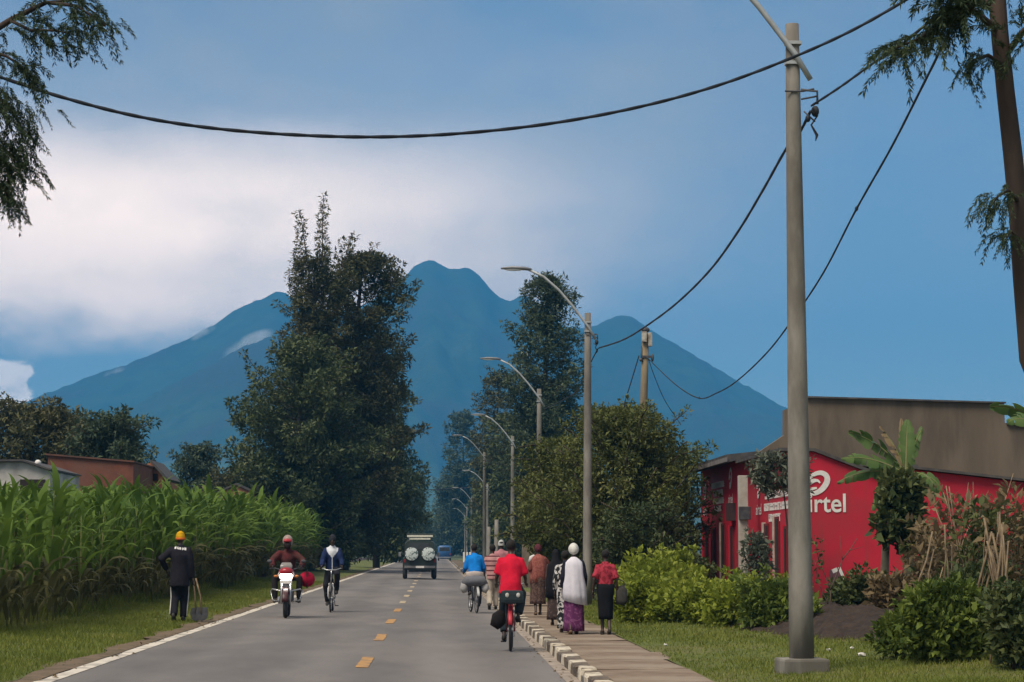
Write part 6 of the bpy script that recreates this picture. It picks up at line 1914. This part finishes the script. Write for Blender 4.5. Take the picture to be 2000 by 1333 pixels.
p = gp(560, 1206, road_z(-3.3))
motorcycle('red motorcycle with lit headlamp coming towards the camera', p, PI + .03, MOTO_RED)
person('motorcyclist in a maroon jacket and pale helmet', p, PI + .03, 1.7 * hgt(1046, p) / 1.735, dict(pel=(0, -.3, .93), chest=(0, -.2, 1.27), neck=(0, -.16, 1.44), head=(0, -.11, 1.575), lsh=(-.17, -.16, 1.355), rsh=(.17, -.16, 1.355), lw=(-.345, .2, 1.07), rw=(.345, .2, 1.07), lep=(-1, -.5, -.1), rep=(1, -.5, -.1),
       la=(-.29, .0, .40), ra=(.29, .0, .40), lkp=(-.55, 1, .3), rkp=(.55, 1, .3), lhd=(0, 1, -.2), rhd=(0, 1, -.2)),
       [('trousers', cloth('black_cargo', (.025, .022, .022))), ('shirt', cloth('maroon_jacket', (.10, .022, .024), (.06, .03, .026)), {'fat': .05, 'hem': -.08, 'sleeve': .95, 'name': 'jacket', 'wr': .012}),
        ('helmet', mat('pale_helmet', (.34, .25, .21), (.28, .2, .17), .35, 5), {'peak': mat('red_peak', (.4, .03, .04), None, .4, 5), 'visor': mat('dark_visor', (.03, .018, .016), None, .25, 5)}), ('shoes', SHOE)], hair='none')
o = empty('pannier_bag', (p.x, p.y, p.z), PI + .03); tag(o, 'round bright red bag tied beside the motorcycle seat', 'bag')
MB().ball((-.42, -.26, .82), (.18, .22, .17), 18, 12).build('bag_body', cloth('red_bag', (.40, .012, .04)), o)
MB().ring((-.43, -.26, .83), .2, .014, 'X', 24, 6).build('strap', BLACKISH, o)

# ------------------------------------------------------------------ walkers
p = gp(962, 1191, road_z(1.3))
person('walker in a pink and maroon striped shirt and cream trousers', p, -.05, hgt(1064, p), dict(WALK_B), [('trousers', cloth('cream_trouser', (.42, .36, .29)), {'fat': .03}),
       ('shirt', stripe_mat('striped_cloth', (.42, .22, .21), (.1, .03, .035), .125, .3), {'fat': .035, 'hem': -.14, 'sleeve': .5, 'wr': .01}), ('shoes', SHOE)])
p = gp(979, 1178, road_z(1.5))
person('walker in a pale cap and pink shirt, mostly hidden behind the red cyclist', p, 0.0, hgt(1056, p), dict(WALK_A), [('trousers', cloth('blue_jean', (.2, .24, .3))), ('shirt', cloth('pink_shirt', (.42, .18, .2)), {'fat': .03, 'hem': -.12, 'sleeve': .5}),
       ('cap', cloth('pale_cap', (.5, .5, .48)), {}), ('shoes', SHOE)], hair='short')
SWZ = .035
p = gp(1051, 1202, SWZ)
person('woman in a terracotta wrap and brown patterned skirt with maroon head cloth', p, .05, hgt(1064, p), dict(STEP_B, rw=(.14, .2, 1.1), rep=(1, 0, -.5), lw=(-.16, .12, 1.02)), [('skirt', print_mat('brown_print', (.06, .036, .032), (.12, .075, .06), 22, .52), {'hem': .27, 'r0': .2, 'r1': .21}),
       ('shirt', cloth('brown_blouse', (.16, .05, .04)), {'fat': .03, 'sleeve': .7}), ('shawl', print_mat('terracotta_print', (.22, .065, .05), (.28, .1, .08), 26, .5), {'hem': .83, 'r0': .215, 'r1': .225, 'tilt': .3, 'name': 'wrap'}),
       ('panel', cloth('white_cloth', (.6, .58, .55)), {'pts': [(-.24, -.02, 1.28), (-.19, -.03, 1.38), (-.1, -.03, 1.44)], 'rx': [.04, .06, .03], 'ry': [.05, .06, .03], 'name': 'shoulder_cloth'}), ('wrap', cloth('maroon_headcloth', (.10, .028, .035))), ('sandals', SANDAL)], hair='none')
p = gp(1085, 1222, SWZ)
person('woman draped in a long black veil and shawl', p, 0.0, hgt(1074, p), dict(STEP_A), [('skirt', print_mat('dark_brown_print', (.05, .035, .032), (.11, .07, .06), 18, .55), {'hem': .13, 'r0': .19, 'r1': .22}), ('shawl', cloth('black_shawl', (.014, .013, .016)), {'hem': .62, 'r0': .21, 'r1': .225, 'sway': -.03}),
       ('veil', cloth('black_veil', (.015, .014, .016))), ('sandals', SANDAL)], hair='none')
BW = print_mat('black_white_print', (.02, .02, .022), (.5, .47, .45), 13, .53)
p = gp(1104, 1236, SWZ)
person('woman in a black and white printed dress beside the white shawl', p, .05, hgt(1076, p), dict(STEP_A), [('skirt', BW, {'hem': .09, 'r0': .18, 'r1': .2, 'folds': 5}), ('shirt', BW, {'fat': .04, 'sleeve': .9, 'name': 'blouse'}), ('sandals', SANDAL)])
p = gp(1119, 1237, SWZ); p.y -= .25
person('woman in a long white shawl, white head cloth and purple skirt', p, 0.0, hgt(1064, p), dict(STEP_B), [('skirt', print_mat('purple_print', (.11, .028, .09), (.18, .06, .14), 16, .54), {'hem': .05, 'r0': .19, 'r1': .225, 'amp': .1}), ('shirt', cloth('dark_blouse', (.02, .02, .03)), {'fat': .03, 'sleeve': .9}),
       ('shawl', cloth('white_shawl', (.64, .61, .66), (.56, .53, .58)), {'hem': .60, 'r0': .205, 'r1': .265, 'tilt': -.22, 'sway': .02}), ('wrap', cloth('white_headcloth', (.66, .63, .58)), {'s': 1.12}), ('sandals', SANDAL)], hair='none')
p = gp(1183, 1239, SWZ)
person('woman in a red blouse and long black skirt at the pavement edge', p, -.05, hgt(1074, p), dict(STEP_A, lw=(-.29, -.02, .86), rw=(.27, .03, .84)), [('skirt', cloth('black_skirt', (.012, .012, .014)), {'hem': .3, 'r0': .19, 'r1': .165, 'amp': .04}),
       ('shirt', print_mat('red_plaid', (.34, .035, .055), (.2, .02, .03), 14, .52), {'fat': .03, 'hem': -.06, 'sleeve': .45, 'name': 'blouse'}), ('sandals', SHOE)])
o = empty('handbag', (p.x + .27, p.y + .02, p.z)); tag(o, 'black handbag hanging from the arm of the red-bloused woman', 'bag')
MB().loft([(0, 0, .52), (.02, 0, .6), (.02, 0, .78), (0, 0, .86)], [.08, .11, .1, .06], [.05, .06, .05, .03], 14, power=.7).build('bag_body', SHOE, o); MB().ring((-.02, 0, .88), .09, .01, 'Y', 20, 6).build('bag_handle', SHOE, o)

# ------------------------------------------------------------------ safari car
CARG = mat('dark_green_paint', (.022, .032, .025), (.028, .036, .03), .35, 5, spec=.5)
GLASS = mat('dark_glass', (.03, .034, .04), None, .12, 5, spec=.6)
TAIL = mat('tail_lamp', (.25, .02, .02), None, .3, 5)
p = gp(820, 1132, road_z(-.95))
car = empty('safari_car', p, 0.02); tag(car, 'dark green safari car with two spare wheels on its back', 'car')
W = 1.72
bd = MB(); bd.loft([(0, 0.02, .82), (0, .12, .82), (0, 3.0, .82), (0, 4.15, .80), (0, 4.25, .78)], [W / 2 - .04, W / 2, W / 2, W / 2 - .03, W / 2 - .1], [.36, .38, .38, .3, .26], 24, (1, 0, 0), power=.42, smooth=False); bo = bd.build('body', CARG, car)
cb = MB(); cb.loft([(0, .08, 1.52), (0, .2, 1.52), (0, 2.2, 1.52), (0, 2.9, 1.30)], [W / 2 - .12, W / 2 - .08, W / 2 - .08, W / 2 - .1], [.42, .44, .44, .2], 24, (1, 0, 0), power=.4, smooth=False); cb.build('cabin', CARG, car)
MB().box((0, .075, 1.66), (1.0, .02, .34), bev=.008).build('rear_window', GLASS, car)
MB().box((0, .04, 1.02), (.72, .03, .9), bev=.01).build('rear_door', CARG, car)
for s in (-1, 1):
    MB().box((s * (W / 2 - .07), 1.1, 1.62), (.02, 1.7, .3), bev=.008).build('side_window', GLASS, car)
    w = empty('spare_wheel', (s * .42, -.16, 1.27), 0, car)
    MB().ring((0, 0, 0), .29, .085, 'Y', 28, 10).build('tyre', BLACKISH, w)
    cv = MB(); cv.loft([(0, .04, 0), (0, -.09, 0), (0, -.105, 0)], [.345, .335, .3], None, 28, (1, 0, 0)); cv.build('wheel_cover', print_mat('cover_print', (.5, .54, .52), (.12, .15, .14), 7, .53, .5) if s < 0 else bpy.data.materials['cover_print'], w)
    for y in (.62, 3.3):
        ww = empty('wheel', (s * (W / 2 - .12), y, .37), 0, car)
        MB().ring((0, 0, 0), .26, .115, 'X', 28, 10).build('tyre', BLACKISH, ww); MB().disc((0, 0, 0), .2, .16, 'X', 20).build('rim', IRON, ww)
    MB().box((s * .76, .0, .93), (.09, .03, .16), bev=.008).build('tail_lamp', TAIL, car)
    MB().tube([(s * .83, 2.75, 1.3), (s * 1.02, 2.75, 1.34)], .015, 6).build('mirror_arm', IRON, car); MB().box((s * 1.0, 2.75, 1.24), (.14, .06, .22), bev=.02).build('mirror', LAMP_GREY, car)
MB().box((0, -.04, .62), (1.56, .1, .12), bev=.02).build('rear_bumper', mat('bumper_grey', (.16, .15, .15), None, .5, 5), car)
MB().box((0, 1.9, .44), (1.1, 3.4, .14), bev=.03).build('chassis', IRON, car)
rk = MB()
rk.box((0, 1.5, 2.27), (1.36, 2.6, .06), bev=.02); ro = rk.build('pop_up_roof', CARG, car)
for y in (.25, 1.5, 2.7):
    for s in (-1, 1): MB().box((s * .58, y, 2.1), (.04, .04, .3)).build('roof_post', IRON, ro)
MB().box((0, .2, 2.17), (1.3, .05, .1), bev=.01).build('roof_rail', mat('cream_rail', (.6, .57, .47), None, .6, 5), ro)
MB().box((0, .16, 2.03), (1.06, .05, .08), bev=.01).build('roof_rail', MATS['cream_rail'], ro)
MB().box((0, -.1, .62), (.42, .012, .1)).build('number_plate', WHITE_P, car)
for z in (.75, 1.35): MB().tube([(-.4, .02, z), (-.4, .02, z + .12)], .02, 6).build('hinge', IRON, car)
# far blue van
p = gp(868, 1096, road_z(.5))
van = empty('blue_van', p, 0); tag(van, 'small blue van far ahead on the road', 'van')
BLUEV = mat('blue_van_paint', (.035, .11, .26), (.03, .09, .22), .4, 4)
v = MB(); v.loft([(0, 0, 1.12), (0, .15, 1.12), (0, 3.4, 1.12), (0, 4.2, .9)], [.8, .86, .86, .8], [.82, .86, .86, .6], 24, (1, 0, 0), power=.4); v.build('body', BLUEV, van)
MB().box((0, -.005, 1.5), (1.3, .02, .5), bev=.01).build('rear_window', GLASS, van); MB().box((0, -.05, .45), (1.6, .1, .14), bev=.02).build('bumper', LAMP_GREY, van)
for s in (-1, 1):
    for y in (.8, 3.3): MB().ring((s * .75, y, .31), .22, .09, 'X', 22, 8).build('wheel', BLACKISH, van)
    MB().box((s * .72, -.01, .85), (.12, .03, .25), bev=.01).build('tail_lamp', TAIL, van)

# ------------------------------------------------------------------ slope clouds
def slope_cloud(label, c, s, rot, dens, seed):
    m, nt, N, L = _mat('cloud_vapour')
    out = N('ShaderNodeOutputMaterial'); v = N('ShaderNodeVolumePrincipled'); L(v.outputs[0], out.inputs['Volume'])
    v.inputs['Color'].default_value = (.97, .97, .97, 1)
    tc = N('ShaderNodeTexCoord')
    n = N('ShaderNodeTexNoise'); n.inputs['Scale'].default_value = .022; n.inputs['Detail'].default_value = 4
    mp = N('ShaderNodeMapping'); mp.inputs['Location'].default_value = (seed * 37, seed * 11, 0); L(tc.outputs['Object'], mp.inputs[0]); L(mp.outputs[0], n.inputs['Vector'])
    ln = N('ShaderNodeVectorMath'); ln.operation = 'DIVIDE'; L(tc.outputs['Object'], ln.inputs[0]); ln.inputs[1].default_value = s
    le = N('ShaderNodeVectorMath'); le.operation = 'LENGTH'; L(ln.outputs[0], le.inputs[0])
    fo = N('ShaderNodeMapRange'); L(le.outputs['Value'], fo.inputs[0]); fo.inputs[1].default_value = 1.0; fo.inputs[2].default_value = .25; fo.inputs[3].default_value = 0; fo.inputs[4].default_value = 1
    r = N('ShaderNodeMapRange'); L(n.outputs['Fac'], r.inputs[0]); r.inputs[1].default_value = .42; r.inputs[2].default_value = .7
    mu = N('ShaderNodeMath'); mu.operation = 'MULTIPLY'; L(fo.outputs[0], mu.inputs[0]); L(r.outputs[0], mu.inputs[1])
    m2 = N('ShaderNodeMath'); m2.operation = 'MULTIPLY'; L(mu.outputs[0], m2.inputs[0]); m2.inputs[1].default_value = dens
    L(m2.outputs[0], v.inputs['Density'])
    o = link('slope_cloud', MB().ball((0, 0, 0), s, 24, 14).mesh('slope_cloud', m)); o.location = c; o.rotation_euler = (0, rot, 0)
    tag(o, label, 'cloud', 'clouds clinging to the volcano')
    return o


slope_cloud('white wisp of cloud clinging to the left slope above the spur', at(482, 676, 3420), (52, 30, 17), -.5, .14, 1)
slope_cloud('small white wisp high on the left crest of the volcano', at(398, 650, 4150), (34, 25, 9), -.5, .12, 2)
slope_cloud('faint small wisp low on the left crest of the volcano', at(222, 728, 4150), (26, 25, 10), -.4, .1, 3)

# wind-blown leaves and grit gathered along the road edges
Ps = []
for k in range(420):
    y = random.uniform(20, 90) ** 1.0
    x = (ROAD_L + random.gauss(-.02, .12)) if random.random() < .6 else (ROAD_R - .06 - abs(random.gauss(0, .1)))
    Ps.append((x, y, road_z(x) + .012))
Ps = np.array(Ps)
Dv = rng.normal(size=(len(Ps), 3)); Dv[:, 2] *= .15
Nv = np.tile(np.array([0, 0, 1.0]), (len(Ps), 1)) + rng.normal(size=(len(Ps), 3)) * .2
sz = rng.uniform(.03, .085, len(Ps))
V, F = leaf_quads(Ps, sz, sz * .6, Dv, Nv)
tag(link('leaf_litter', np_mesh('leaf_litter', V, F, LEAF_DRY)), 'dry leaves and grit strewn along the road edges', 'litter', kind='stuff')
